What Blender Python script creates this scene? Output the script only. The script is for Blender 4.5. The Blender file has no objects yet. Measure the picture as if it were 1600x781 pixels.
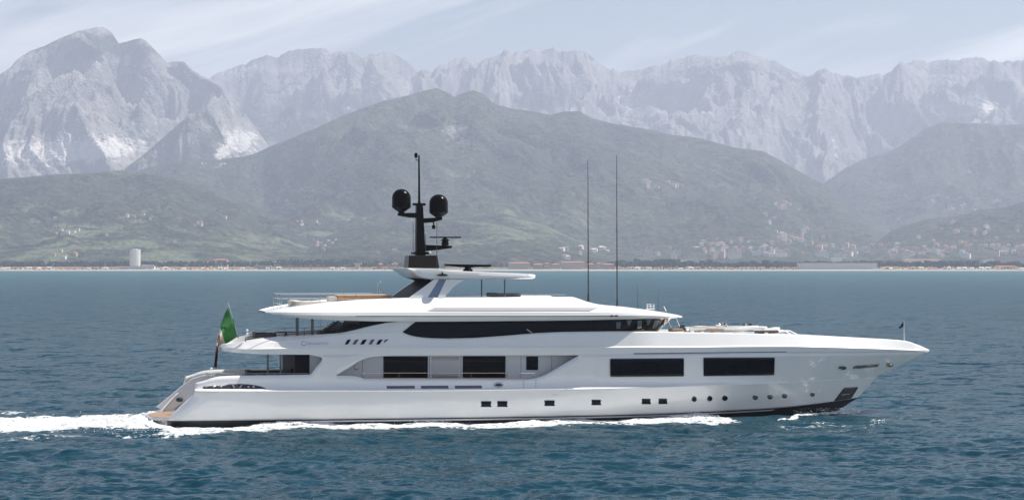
import bpy, bmesh, math, random
import numpy as np
from mathutils import Vector, Matrix

C = bpy.context
S = C.scene
R = math.radians

# ------------------------------------------------------------------ camera, sky, sun, exposure
F = 3530.0          # focal length in photo pixels (photo is 1600 px wide)
CAM_H = 11.3        # camera height over the sea
HOR = 413.0         # photo row of the true horizon
cam_d = bpy.data.cameras.new('camera')
cam = bpy.data.objects.new('camera', cam_d)
S.collection.objects.link(cam)
cam.location = (0, 0, CAM_H)
cam.rotation_euler = (R(90), 0, 0)
cam_d.sensor_width = 36.0
cam_d.lens = 36.0 * F / 1600.0
cam_d.shift_y = (HOR - 390.5) / 1600.0
cam_d.clip_start = 1.0
cam_d.clip_end = 90000.0
S.camera = cam

SUN_EL, SUN_AZ = R(57), R(76)      # azimuth from the view direction (+Y) towards the right (+X)
sun_dir = Vector((math.sin(SUN_AZ) * math.cos(SUN_EL), math.cos(SUN_AZ) * math.cos(SUN_EL), math.sin(SUN_EL)))
W = bpy.data.worlds.new('World')
S.world = W
W.use_nodes = True
nt = W.node_tree
nt.nodes.clear()
def N(t, kind, **kw):
    n = t.nodes.new(kind)
    for k, v in kw.items():
        if k.startswith('i_'):
            key = k[2:]
            n.inputs[int(key) if key.isdigit() else key.replace('_', ' ')].default_value = v
        else:
            setattr(n, k, v)
    return n
wo = N(nt, 'ShaderNodeOutputWorld')
bg = N(nt, 'ShaderNodeBackground')
bg.inputs['Strength'].default_value = 0.061
sky = N(nt, 'ShaderNodeTexSky', sky_type='NISHITA', sun_disc=False, sun_elevation=SUN_EL, sun_rotation=SUN_AZ,
        altitude=0.0, air_density=1.0, dust_density=0.9, ozone_density=0.9)
# thin cirrus: noise in the plane of a high cloud layer, stretched along the wind
tc = N(nt, 'ShaderNodeTexCoord')
sep = N(nt, 'ShaderNodeSeparateXYZ')
nt.links.new(tc.outputs['Generated'], sep.inputs[0])
ya_ = N(nt, 'ShaderNodeMath', operation='ABSOLUTE'); nt.links.new(sep.outputs[1], ya_.inputs[0])
yb_ = N(nt, 'ShaderNodeMath', operation='ADD'); nt.links.new(ya_.outputs[0], yb_.inputs[0]); yb_.inputs[1].default_value = 0.02
dx = N(nt, 'ShaderNodeMath', operation='DIVIDE'); nt.links.new(sep.outputs[0], dx.inputs[0]); nt.links.new(yb_.outputs[0], dx.inputs[1])
dy = N(nt, 'ShaderNodeMath', operation='DIVIDE'); nt.links.new(sep.outputs[2], dy.inputs[0]); nt.links.new(yb_.outputs[0], dy.inputs[1])
cmb = N(nt, 'ShaderNodeCombineXYZ'); nt.links.new(dx.outputs[0], cmb.inputs[0]); nt.links.new(dy.outputs[0], cmb.inputs[1])
mp = N(nt, 'ShaderNodeMapping'); mp.inputs['Rotation'].default_value = (0, 0, R(-17)); mp.inputs['Scale'].default_value = (1, 1, 1)
nt.links.new(cmb.outputs[0], mp.inputs[0])
mp2 = N(nt, 'ShaderNodeMapping'); mp2.inputs['Scale'].default_value = (2.6, 20, 1); mp2.inputs['Location'].default_value = (0.35, 0.2, 0)
nt.links.new(mp.outputs[0], mp2.inputs[0])
nz = N(nt, 'ShaderNodeTexNoise'); nz.inputs['Scale'].default_value = 1.0; nz.inputs['Detail'].default_value = 7; nz.inputs['Roughness'].default_value = 0.55
nz.inputs['Distortion'].default_value = 0.4
nt.links.new(mp2.outputs[0], nz.inputs['Vector'])
rmp = N(nt, 'ShaderNodeMapRange'); rmp.inputs['From Min'].default_value = 0.45; rmp.inputs['From Max'].default_value = 0.70
rmp.inputs['To Min'].default_value = 0.0; rmp.inputs['To Max'].default_value = 0.8
nt.links.new(nz.outputs['Fac'], rmp.inputs['Value'])
mx = N(nt, 'ShaderNodeMix', data_type='RGBA')
lowf = N(nt, 'ShaderNodeMapRange'); lowf.inputs['From Min'].default_value = 0.14; lowf.inputs['From Max'].default_value = 0.35
lowf.inputs['To Min'].default_value = 1.0; lowf.inputs['To Max'].default_value = 0.12
nt.links.new(sep.outputs[2], lowf.inputs['Value'])
cl = N(nt, 'ShaderNodeMath', operation='MULTIPLY'); nt.links.new(rmp.outputs[0], cl.inputs[0]); nt.links.new(lowf.outputs[0], cl.inputs[1])
nt.links.new(cl.outputs[0], mx.inputs['Factor'])
nt.links.new(sky.outputs[0], mx.inputs['A'])
mx.inputs['B'].default_value = (21, 19.9, 18.6, 1)
nt.links.new(mx.outputs['Result'], bg.inputs['Color'])
nt.links.new(bg.outputs[0], wo.inputs[0])

sd = bpy.data.lights.new('sun', 'SUN')
sun = bpy.data.objects.new('sun', sd)
S.collection.objects.link(sun)
sd.energy = 4.8
sd.angle = R(0.53)
sd.color = (1.0, 0.95, 0.87)
sun.rotation_euler = (-sun_dir).to_track_quat('-Z', 'Y').to_euler()

S.view_settings.view_transform = 'Standard'
S.view_settings.look = 'None'
S.view_settings.gamma = 1.0
S.view_settings.exposure = 0.64
S.view_settings.use_curve_mapping = False
S.render.engine = 'CYCLES'
S.cycles.use_denoising = True
S.cycles.max_bounces = 6
S.cycles.volume_bounces = 1

# ------------------------------------------------------------------ helpers
COL = S.collection
def tag(o, label=None, cat=None, group=None, kind=None):
    if label: o['label'] = label
    if cat: o['category'] = cat
    if group: o['group'] = group
    if kind: o['kind'] = kind
    return o
def empty(name, loc=(0, 0, 0), rz=0.0):
    o = bpy.data.objects.new(name, None)
    o.empty_display_size = 0.5
    o.location = loc
    o.rotation_euler = (0, 0, rz)
    COL.objects.link(o)
    return o
def mat(name, col, rough=0.5, metal=0.0, spec=0.5, coat=0.0, noise=0.0, nscale=2.0, bump=0.0, alpha=1.0):
    m = bpy.data.materials.new(name)
    m.use_nodes = True
    t = m.node_tree
    b = t.nodes['Principled BSDF']
    b.inputs['Base Color'].default_value = (*col, 1)
    b.inputs['Roughness'].default_value = rough
    b.inputs['Metallic'].default_value = metal
    b.inputs['Specular IOR Level'].default_value = spec
    b.inputs['Coat Weight'].default_value = coat
    b.inputs['Coat Roughness'].default_value = 0.08
    b.inputs['Alpha'].default_value = alpha
    if noise or bump:
        co = N(t, 'ShaderNodeTexCoord')
        nn = N(t, 'ShaderNodeTexNoise')
        nn.inputs['Scale'].default_value = nscale
        nn.inputs['Detail'].default_value = 6
        t.links.new(co.outputs['Object'], nn.inputs['Vector'])
        if noise:
            r = N(t, 'ShaderNodeMapRange')
            r.inputs['From Min'].default_value = 0.3; r.inputs['From Max'].default_value = 0.7
            r.inputs['To Min'].default_value = 1 - noise; r.inputs['To Max'].default_value = 1 + noise
            t.links.new(nn.outputs['Fac'], r.inputs['Value'])
            v = N(t, 'ShaderNodeVectorMath', operation='SCALE')
            v.inputs[0].default_value = col
            t.links.new(r.outputs[0], v.inputs['Scale'])
            t.links.new(v.outputs[0], b.inputs['Base Color'])
        if bump:
            bp = N(t, 'ShaderNodeBump')
            bp.inputs['Strength'].default_value = 1.0
            bp.inputs['Distance'].default_value = bump
            t.links.new(nn.outputs['Fac'], bp.inputs['Height'])
            t.links.new(bp.outputs[0], b.inputs['Normal'])
    return m

class MB:
    """collects shapes and links them as one mesh object"""
    def __init__(self):
        self.v, self.f, self.m = [], [], []
    def face(self, idx, mi=0):
        self.f.append(tuple(idx)); self.m.append(mi)
    def add(self, vs, fs, mi=0):
        o = len(self.v)
        self.v += [tuple(p) for p in vs]
        for q in fs: self.face([o + i for i in q], mi)
    def box(self, x0, x1, y0, y1, z0, z1, mi=0):
        self.add([(x0,y0,z0),(x1,y0,z0),(x1,y1,z0),(x0,y1,z0),(x0,y0,z1),(x1,y0,z1),(x1,y1,z1),(x0,y1,z1)],
                 [(0,3,2,1),(4,5,6,7),(0,1,5,4),(1,2,6,5),(2,3,7,6),(3,0,4,7)], mi)
    def tube(self, p0, p1, r0, r1=None, n=8, mi=0):
        p0, p1 = Vector(p0), Vector(p1)
        r1 = r0 if r1 is None else r1
        d = (p1 - p0).normalized()
        a = Vector((0, 0, 1)) if abs(d.z) < 0.9 else Vector((1, 0, 0))
        u = d.cross(a).normalized(); w = d.cross(u)
        vs = []
        for p, r in ((p0, r0), (p1, r1)):
            for k in range(n):
                t = 2 * math.pi * k / n
                vs.append(p + u * (r * math.cos(t)) + w * (r * math.sin(t)))
        fs = [(k, (k + 1) % n, n + (k + 1) % n, n + k) for k in range(n)]
        fs += [tuple(range(n - 1, -1, -1)), tuple(range(n, 2 * n))]
        self.add(vs, fs, mi)
    def path(self, pts, r, n=8, mi=0):
        for a, b in zip(pts[:-1], pts[1:]): self.tube(a, b, r, r, n, mi)
    def lathe(self, prof, center, n=24, mi=0):
        cx, cy, cz = center
        vs, fs = [], []
        for (r, z) in prof:
            for k in range(n):
                t = 2 * math.pi * k / n
                vs.append((cx + r * math.cos(t), cy + r * math.sin(t), cz + z))
        for i in range(len(prof) - 1):
            for k in range(n):
                fs.append((i*n+k, i*n+(k+1) % n, (i+1)*n+(k+1) % n, (i+1)*n+k))
        fs.append(tuple(range(n - 1, -1, -1))); fs.append(tuple((len(prof)-1)*n + k for k in range(n)))
        self.add(vs, fs, mi)
    def prism(self, poly, y0, y1, mi=0):
        """poly of (x,z), extruded across from y0 to y1"""
        n = len(poly)
        vs = [(x, y0, z) for x, z in poly] + [(x, y1, z) for x, z in poly]
        fs = [tuple(range(n)), tuple(range(2*n-1, n-1, -1))] + [(i, n+i, n+(i+1) % n, (i+1) % n) for i in range(n)]
        self.add(vs, fs, mi)
    def build(self, name, mats, parent=None, smooth=True, merge=True, angle=30, bevel=0.0, solid=0.0, recalc=True):
        me = bpy.data.meshes.new(name)
        me.from_pydata(self.v, [], self.f)
        if not isinstance(mats, (list, tuple)): mats = [mats]
        for m in mats: me.materials.append(m)
        me.polygons.foreach_set('material_index', self.m)
        if merge or recalc:
            bm = bmesh.new(); bm.from_mesh(me)
            if merge:
                bmesh.ops.remove_doubles(bm, verts=bm.verts, dist=0.0004)
                bmesh.ops.dissolve_degenerate(bm, edges=bm.edges, dist=0.0003)
            if recalc: bmesh.ops.recalc_face_normals(bm, faces=bm.faces)
            bm.to_mesh(me); bm.free()
        if smooth:
            me.polygons.foreach_set('use_smooth', [True] * len(me.polygons))
            me.set_sharp_from_angle(angle=R(angle))
        o = bpy.data.objects.new(name, me)
        COL.objects.link(o)
        if parent: o.parent = parent
        if solid:
            md = o.modifiers.new('thickness', 'SOLIDIFY'); md.thickness = solid; md.offset = -1
        if bevel:
            md = o.modifiers.new('bevel', 'BEVEL'); md.width = bevel; md.segments = 2; md.limit_method = 'ANGLE'; md.angle_limit = R(35)
        return o

def np_mesh(name, co, quads, mats, attrs=None, smooth=True, parent=None):
    """fast mesh from numpy arrays: co (n,3), quads (m,4)"""
    me = bpy.data.meshes.new(name)
    n, m = len(co), len(quads)
    me.vertices.add(n); me.vertices.foreach_set('co', np.ascontiguousarray(co, dtype=np.float32).ravel())
    me.loops.add(m * 4); me.loops.foreach_set('vertex_index', np.ascontiguousarray(quads, dtype=np.int32).ravel())
    me.polygons.add(m)
    me.polygons.foreach_set('loop_start', np.arange(0, m * 4, 4, dtype=np.int32))
    me.polygons.foreach_set('use_smooth', np.full(m, smooth))
    for k, a in (attrs or {}).items():
        at = me.attributes.new(k, 'FLOAT', 'POINT')
        at.data.foreach_set('value', np.ascontiguousarray(a, dtype=np.float32).ravel())
    me.update(calc_edges=True)
    me.validate()
    if not isinstance(mats, (list, tuple)): mats = [mats]
    for q in mats: me.materials.append(q)
    o = bpy.data.objects.new(name, me)
    COL.objects.link(o)
    if parent: o.parent = parent
    return o
def grid_quads(nr, nc, wrap=False):
    r = np.arange(nr - 1)[:, None]; c = np.arange(nc if wrap else nc - 1)[None, :]
    a = r * nc + c; b = r * nc + (c + 1) % nc
    return np.stack([a, b, b + nc, a + nc], -1).reshape(-1, 4)

_perm = {}
def noise2(x, y, seed=0):
    if seed not in _perm:
        rg = np.random.RandomState(seed)
        p = rg.permutation(256); _perm[seed] = (np.concatenate([p, p]), rg.rand(256) * 2 * np.pi)
    p, ang = _perm[seed]
    x = np.asarray(x, float); y = np.asarray(y, float)
    xi = np.floor(x).astype(int); yi = np.floor(y).astype(int)
    xf = x - xi; yf = y - yi
    xi &= 255; yi &= 255
    u = xf*xf*xf*(xf*(xf*6-15)+10); v = yf*yf*yf*(yf*(yf*6-15)+10)
    def g(ix, iy, fx, fy):
        a = ang[p[p[ix & 255] + (iy & 255)]]
        return np.cos(a) * fx + np.sin(a) * fy
    n00 = g(xi, yi, xf, yf); n10 = g(xi+1, yi, xf-1, yf); n01 = g(xi, yi+1, xf, yf-1); n11 = g(xi+1, yi+1, xf-1, yf-1)
    return ((n00*(1-u)+n10*u)*(1-v) + (n01*(1-u)+n11*u)*v) * 1.5
def fbm(x, y, o=5, seed=0, gain=0.5):
    s = 0; a = 1; t = 0
    for k in range(o):
        s = s + a * noise2(x * 2**k + 13.7*k, y * 2**k + 7.1*k, seed + k); t += a; a *= gain
    return s / t
def ridged(x, y, o=5, seed=0, gain=0.5):
    s = 0; a = 1; t = 0
    for k in range(o):
        s = s + a * (1 - np.abs(noise2(x * 2**k + 5.3*k, y * 2**k + 3.9*k, seed + k))); t += a; a *= gain
    return s / t      # about 0.5 .. 1, ridge lines at 1
def sstep(a, b, x):
    t = np.clip((x - a) / (b - a), 0, 1); return t*t*(3-2*t)

# ------------------------------------------------------------------ haze: the hazy summer air between the sea and the mountains
def make_haze(density):
    b = MB(); b.box(-9000, 9000, -2500, 20200, -30, 1620)
    m = bpy.data.materials.new('summer_haze'); m.use_nodes = True
    t = m.node_tree; t.nodes.clear()
    out = N(t, 'ShaderNodeOutputMaterial'); pv = N(t, 'ShaderNodeVolumePrincipled')
    pv.inputs['Color'].default_value = (0.74, 0.80, 0.975, 1)
    pv.inputs['Density'].default_value = density
    pv.inputs['Anisotropy'].default_value = 0.2
    t.links.new(pv.outputs[0], out.inputs['Volume'])
    o = b.build('haze', m, smooth=False)
    tag(o, kind='stuff')
    return o
make_haze(7.4e-5)
# ------------------------------------------------------------------ land: one coastal plain and the ranges behind it
SHORE = F * CAM_H / 10.0       # about 4 km off
def attr(t, name):
    return N(t, 'ShaderNodeAttribute', attribute_name=name)
def land_material():
    m = bpy.data.materials.new('hillside'); m.use_nodes = True
    t = m.node_tree; L = t.links.new
    b = t.nodes['Principled BSDF']; b.inputs['Roughness'].default_value = 0.95; b.inputs['Specular IOR Level'].default_value = 0.1
    geo = N(t, 'ShaderNodeNewGeometry')
    def noise(scale, det=6, rough=0.6, sx=1, sy=1, sz=1):
        mpn = N(t, 'ShaderNodeMapping'); mpn.inputs['Scale'].default_value = (scale*sx, scale*sy, scale*sz)
        L(geo.outputs['Position'], mpn.inputs[0])
        n = N(t, 'ShaderNodeTexNoise'); n.inputs['Scale'].default_value = 1; n.inputs['Detail'].default_value = det; n.inputs['Roughness'].default_value = rough
        L(mpn.outputs[0], n.inputs['Vector']); return n
    def mixc(fac, a, bb):
        x = N(t, 'ShaderNodeMix', data_type='RGBA')
        if isinstance(fac, float): x.inputs['Factor'].default_value = fac
        else: L(fac, x.inputs['Factor'])
        for s, k in ((a, 'A'), (bb, 'B')):
            if isinstance(s, tuple): x.inputs[k].default_value = (*s, 1)
            else: L(s, x.inputs[k])
        return x.outputs['Result']
    def rng(sock, a, bb, lo=0.0, hi=1.0):
        r = N(t, 'ShaderNodeMapRange'); r.inputs['From Min'].default_value = a; r.inputs['From Max'].default_value = bb
        r.inputs['To Min'].default_value = lo; r.inputs['To Max'].default_value = hi
        L(sock, r.inputs['Value']); return r.outputs[0]
    n1 = noise(1/420); n2 = noise(1/55, 5, 0.7); n3 = noise(1/140, 5, 0.65)
    forest = mixc(rng(n2.outputs['Fac'], 0.36, 0.62), (0.007, 0.012, 0.010), (0.036, 0.045, 0.029))
    forest = mixc(rng(n1.outputs['Fac'], 0.40, 0.66), forest, mixc(rng(n2.outputs['Fac'], .35, .65), (0.026, 0.034, 0.022), (0.066, 0.072, 0.046)))
    grass = mixc(rng(n3.outputs['Fac'], 0.35, 0.65), (0.058, 0.076, 0.044), (0.112, 0.128, 0.080))
    ga = attr(t, 'grass')
    gf = N(t, 'ShaderNodeMath', operation='ADD'); L(ga.outputs['Fac'], gf.inputs[0]); L(rng(n3.outputs['Fac'], 0.3, 0.7, -0.52, 0.36), gf.inputs[1])
    # each tree crown a little lighter or darker than the next
    vc = N(t, 'ShaderNodeTexVoronoi'); vc.inputs['Scale'].default_value = 1/19; L(geo.outputs['Position'], vc.inputs['Vector'])
    vs = N(t, 'ShaderNodeSeparateXYZ'); L(vc.outputs['Color'], vs.inputs[0])
    vsc = N(t, 'ShaderNodeVectorMath', operation='SCALE'); L(forest, vsc.inputs[0]); L(rng(vs.outputs[0], 0, 1, 0.45, 1.6), vsc.inputs['Scale']); forest = vsc.outputs[0]
    green = mixc(rng(gf.outputs[0], 0.42, 0.62), forest, grass)
    rk = noise(1/130, 8, 0.62, 1, 1, 0.5)
    rock = mixc(rng(rk.outputs['Fac'], 0.3, 0.7), (0.105, 0.102, 0.10), (0.35, 0.33, 0.305))
    rock = mixc(rng(n1.outputs['Fac'], 0.35, 0.7), rock, mixc(rng(rk.outputs['Fac'], .3, .7), (0.075, 0.082, 0.078), (0.21, 0.205, 0.20)))
    ra = attr(t, 'rock')
    rf = N(t, 'ShaderNodeMath', operation='ADD'); L(ra.outputs['Fac'], rf.inputs[0]); L(rng(n3.outputs['Fac'], 0.3, 0.7, -0.35, 0.35), rf.inputs[1])
    c1 = mixc(rng(rf.outputs[0], 0.40, 0.66), green, rock)
    qa = attr(t, 'quarry')
    qn = noise(1/70, 7, 0.7, 1, 1, 2.2)
    qf = N(t, 'ShaderNodeMath', operation='ADD'); L(qa.outputs['Fac'], qf.inputs[0]); L(rng(qn.outputs['Fac'], 0.3, 0.7, -0.4, 0.4), qf.inputs[1])
    c2 = mixc(rng(qf.outputs[0], 0.45, 0.75), c1, mixc(rng(rk.outputs['Fac'], 0.3, 0.7), (0.42, 0.40, 0.375), (0.70, 0.67, 0.63)))
    L(c2, b.inputs['Base Color'])
    # tree crowns and broken rock
    vn = N(t, 'ShaderNodeTexVoronoi'); vn.inputs['Scale'].default_value = 1/16; L(geo.outputs['Position'], vn.inputs['Vector'])
    bp = N(t, 'ShaderNodeBump'); bp.invert = True; bp.inputs['Distance'].default_value = 9.0; bp.inputs['Strength'].default_value = 0.8
    L(vn.outputs['Distance'], bp.inputs['Height'])
    bp2 = N(t, 'ShaderNodeBump'); bp2.inputs['Distance'].default_value = 11.0; bp2.inputs['Strength'].default_value = 1.0
    L(rk.outputs['Fac'], bp2.inputs['Height']); L(bp.outputs[0], bp2.inputs['Normal'])
    L(bp2.outputs[0], b.inputs['Normal'])
    return m
LAND = land_material()

PXC = np.concatenate([np.linspace(-900, -100, 110)[:-1], np.linspace(-100, 1700, 950), np.linspace(1700, 2500, 110)[1:]])         # columns, as photo-wide bearings
def zof(py, D): return CAM_H + (HOR - py) / F * D
def smooth_line(pts, xs):
    p = np.array(pts, float)
    return np.interp(xs, p[:, 0], p[:, 1])
LANDS = []
def mountain(name, crest, D, base_D, base_z, back, rows, spur, spur_len, rough, detail, seed, shape=1.0, rockf=None, quarryf=None, grassf=None, wander=300, crest_jag=0.0, streaks=0.0):
    nc = len(PXC)
    u = (PXC - 800) / F
    cpy = smooth_line(crest, PXC)
    out = np.clip(np.maximum(-60 - PXC, PXC - 1680) / 250, 0, 1)        # beyond the picture the ranges roll on
    cpy = cpy + out * 45 * fbm(PXC / 260, PXC * 0 + seed, 4, seed + 80)
    Dc = D + wander * fbm(u * 18, u * 0 + 3.3, 3, seed + 50)
    zc = zof(cpy, Dc)
    zc = zc + crest_jag * (ridged(u * D / 120, u*0 + 1.7, 4, seed + 60) - 0.75)
    nf = rows; nb = 26
    t = np.concatenate([np.linspace(0, 1, nf), 1 + np.linspace(0, 1, nb + 1)[1:] ** 1.2])[:, None]
    front = t <= 1
    Dg = np.where(front, base_D + (Dc - base_D)[None, :] * t, Dc[None, :] + back * (t - 1))
    X = u[None, :] * Dg
    tt = np.clip(t, 0, 1)
    h = zc[None, :] - base_z
    # ribs and gullies that run down from the crest
    wx = fbm(X / (spur * 2.2), Dg / (spur * 2.2), 3, seed + 10) * 0.9
    down = (Dc[None, :] - Dg)
    ribs = ridged(X / spur + wx, down / spur_len + 0.35 * wx, 6, seed + 20, 0.52) - 0.80
    big = fbm(X / (spur * 3.1) + 9.1, Dg / (spur * 3.5), 3, seed + 30)
    env = np.clip(tt, 0, 1) ** 0.6 * np.clip((1 - tt) / 0.22, 0, 1) ** 0.7
    g = tt ** shape
    z = base_z + h * g + np.abs(h) * env * (rough * ribs * 2.2 + 0.22 * big * np.clip((1-tt)/0.3, 0, 1))
    z = z + detail * (fbm(X / 60, Dg / 60, 4, seed + 40, 0.6) + 0.8 * (ridged(X / 150, Dg / 220, 4, seed + 45, .6) - .75)) * np.clip(tt * 6, 0, 1)*np.clip((1-tt)/0.08+0.06, 0, 1)
    lim = CAM_H + ((zc[None, :] - CAM_H) / Dc[None, :] - ((1 - tt) * 14 + 0.2) / F) * Dg       # nothing in front of the crest stands above it
    z = np.where(z > lim - 12, lim - 12 * np.exp(-np.clip(z - lim + 12, 0, 999) / 12), z)
    z = np.where(front, z, zc[None, :] - (zc[None, :] - base_z) * 0.9 * ((t - 1)) ** 1.1)
    z = np.maximum(z, base_z - 5)
    PX = np.broadcast_to(PXC[None, :], z.shape); PY = HOR - (z - CAM_H) * F / Dg
    zf = (z - base_z) / np.maximum(h, 1)
    gy, gx = np.gradient(z); slope = np.abs(gy) / np.maximum(np.abs(np.gradient(Dg, axis=0)), 1)
    A = {'rock': np.zeros_like(z), 'quarry': np.zeros_like(z), 'grass': np.zeros_like(z)}
    kw = dict(PX=PX, PY=PY, zf=zf, ribs=ribs, slope=slope, X=X, D=Dg, z=z)
    if rockf: A['rock'] = rockf(**kw)
    if quarryf: A['quarry'] = quarryf(**kw)
    if grassf: A['grass'] = grassf(**kw)
    if streaks:
        sk = ridged(X / 110 + 2.5 * wx, down / 1500, 3, seed + 70, .5)
        A['quarry'] = A['quarry'] + 0.55 * streaks * sstep(-0.06, -0.22, ribs) * np.clip((0.9 - tt) * 3, 0, 1) * np.clip(0.6 + big * 2, 0, 1.4)
        A['quarry'] = A['quarry'] + streaks * sstep(0.86, 0.98, sk) * np.clip((1 - tt) * 6, 0, 1)
    co = np.stack([X, Dg, z], -1).reshape(-1, 3)
    o = np_mesh(name, co, grid_quads(len(t), nc), LAND, {k: np.broadcast_to(a, z.shape) for k, a in A.items()})
    tag(o, kind='structure')
    LANDS.append(o)
    return o
def blob(PX, PY, cx, cy, rx, ry):
    return np.exp(-(((PX - cx) / rx) ** 2 + ((PY - cy) / ry) ** 2))

far_crest = [(-200,150),(200,150),(300,130),(330,121),(346,109),(369,102),(384,100),(396,90),(415,86),(434,86),(449,79),(461,75),(472,73),(480,76),(490,73),(500,72),(512,79),(519,83),(525,80),(531,79),(545,80),(561,83),(573,86),(584,83),(600,82),(619,85),(634,94),(650,109.5),(663,109),(677,111),(686,103),(700,96),(708,93),(715,90),(726,85),(731,89),(736,92),(746,99),(757,91),(767,90),(776,86),(783,80),(788,76),(793,79),(799,83),(807,80),(815,81),(821,77),(826,74),(834,77),(846,78),(855,76),(865,75),(876,81),(890,79),(907,78),(918,81),(928,90),(945,102),(953,109.5),(960,106),(968,113),(975,112),(982,109),(1000,106),(1027,101.5),(1054,92.5),(1076,85),(1095,87),(1116,86),(1128,86),(1139,83.6),(1148,79),(1155,76),(1166,79),(1184,88),(1206,92.5),(1233,108),(1260,115),(1273,113),(1289,107),(1309,115),(1330,116),(1349,119.5),(1366,116),(1381,115),(1392,106),(1403,99),(1420,95),(1435,94),(1448,97),(1470,94),(1493,89.5),(1515,90),(1538,88),(1549,94),(1560,95),(1580,93),(1600,92.5),(1660,100),(1760,118)]
mountain('far_mountains', far_crest, 15500, 11800, 60, 3600, 330, 680, 2100, 0.46, 26, 11, shape=0.80,
         rockf=lambda PX, PY, zf, ribs, slope, **k: 0.25 + 0.85 * zf + 0.5 * (ribs + 0.05) - 0.75*blob(PX, PY, 450, 190, 90, 50) - 0.5*blob(PX, PY, 840, 150, 60, 26),
         quarryf=lambda PX, PY, zf, ribs, **k: 0.95*blob(PX, PY, 1543, 170, 12, 24) + .6*blob(PX, PY, 975, 170, 14, 30) + .55*blob(PX, PY, 1305, 235, 10, 40) + .45*blob(PX, PY, 1000, 150, 40, 30) + 0.35*blob(PX, PY, 640, 128, 30, 14) - 0.1,
         grassf=lambda PX, PY, **k: 0.5 + 0*PX, crest_jag=58, streaks=.32)
left_crest = [(-200,200),(-60,142),(0,115),(17,104),(27,92),(46,79),(73,69),(96,58),(123,48),(150,41),(161,41),(173,48),(186,67),(196,65),(207,61),(219,58),(227,61),(246,81),(261,96),(273,94),(288,96),(300,108),(315,117),(330,123),(346,132),(365,154),(384,177),(420,227),(470,300),(520,380),(600,410),(1760,412)]
mountain('quarry_mountain', left_crest, 13000, 10300, 40, 2400, 330, 600, 2300, 0.50, 26, 23, shape=0.85,
         rockf=lambda PX, PY, zf, ribs, **k: 0.75 + 0.35 * (ribs + .05) - 0.55*blob(PX, PY, 120, 72, 75, 22) - .35*blob(PX, PY, 215, 75, 30, 14),
         quarryf=lambda PX, PY, ribs, **k: 0.78*blob(PX, PY, 50, 240, 120, 26) + 0.7*blob(PX, PY, 170, 228, 70, 22) + 0.8*blob(PX, PY, 375, 220, 45, 26) + 0.55*blob(PX, PY, 325, 155, 16, 16) + .5*blob(PX, PY, 255, 185, 25, 18) + .5*blob(PX, PY, 5, 180, 20, 25) - 0.45*blob(PX, PY, 300, 200, 34, 40),
         grassf=lambda PX, PY, **k: 0.5 + 0*PX, crest_jag=10, streaks=.3)
spur_crest = [(-200,420),(150,420),(195,262),(225,240),(250,218),(275,196),(295,178),(308,170),(316,164),(324,170),(333,182),(345,205),(360,235),(380,262),(430,420),(1760,420)]
mountain('dark_rock_spur', spur_crest, 10900, 10000, 30, 700, 150, 300, 1500, 0.36, 22, 29, shape=0.9,
         rockf=lambda PX, PY, ribs, **k: 0.46 + .5*(ribs+.05), grassf=lambda PX, **k: 0.2 + 0*PX,
         quarryf=lambda PX, PY, **k: 0.75*blob(PX, PY, 350, 238, 20, 24))
right_crest = [(-200,420),(1180,420),(1230,330),(1287,285),(1322,260.5),(1349,247),(1385,238),(1417,220),(1448,198),(1470,190),(1515,191),(1542,191),(1555,194),(1582,193),(1600,193),(1680,205),(1760,215)]
mountain('right_mountain', right_crest, 11200, 8600, 30, 1500, 240, 520, 2200, 0.32, 12, 37, shape=0.95,
         rockf=lambda PX, PY, ribs, **k: 0.05 + .5*blob(PX, PY, 1590, 230, 18, 34) + 0*PX, grassf=lambda PX, PY, **k: 0.12 + .2*blob(PX, PY, 1500, 300, 70, 20),
         quarryf=lambda PX, PY, **k: .45*blob(PX, PY, 1515, 265, 8, 10))
mid_crest = [(-200,284),(0,286),(100,282),(200,268),(246,257),(288,249),(346,248),(384,242),(400,238),(422,227),(440,221),(480,204),(499,196),(520,186),(560,170),(600,156),(640,147),(660,141),(683,136),(697,142),(710,150),(722,145),(740,139),(755,146),(775,162),(800,168),(830,172),(860,178),(880,173),(905,172),(925,183),(960,192),(1000,198),(1050,209),(1090,213.5),(1148,229),(1193,234.6),(1224,251.6),(1255,269.5),(1287,287),(1331,320),(1367,345),(1399,362),(1440,385),(1480,402),(1560,412),(1760,416)]
mountain('green_mountain', mid_crest, 9300, 5900, 14, 1500, 330, 620, 2600, 0.30, 11, 41, shape=1.0,
         rockf=lambda PX, PY, ribs, **k: 0.06 + .62*blob(PX, PY, 712, 203, 26, 20) + .3*blob(PX, PY, 640, 200, 60, 12),
         quarryf=lambda PX, PY, **k: .42*blob(PX, PY, 712, 205, 22, 18),
         grassf=lambda PX, PY, zf, **k: 0.10 + .30*sstep(.5, .1, zf)*sstep(1100, 800, PX) + .25*blob(PX, PY, 660, 250, 130, 30) + .3*blob(PX, PY, 870, 182, 40, 9) + .3*blob(PX, PY, 1200, 290, 40, 12))
low_left = [(-200,285),(0,278),(40,275),(77,271),(127,269),(165,266),(190,264),(230,268),(270,277),(330,293),(380,312),(430,336),(480,362),(520,384),(560,404),(600,414),(1760,416)]
mountain('left_foothills', low_left, 7300, 4850, 8, 900, 260, 330, 1100, 0.26, 8, 53, shape=0.95,
         grassf=lambda PX, PY, zf, **k: 0.12 + .42*sstep(.75, .25, zf), rockf=None)
low_mid = [(-200,416),(380,414),(430,398),(480,378),(530,362),(580,352),(640,345),(700,338),(760,334),(800,336),(840,346),(880,364),(920,384),(960,400),(1010,412),(1760,416)]
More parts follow.
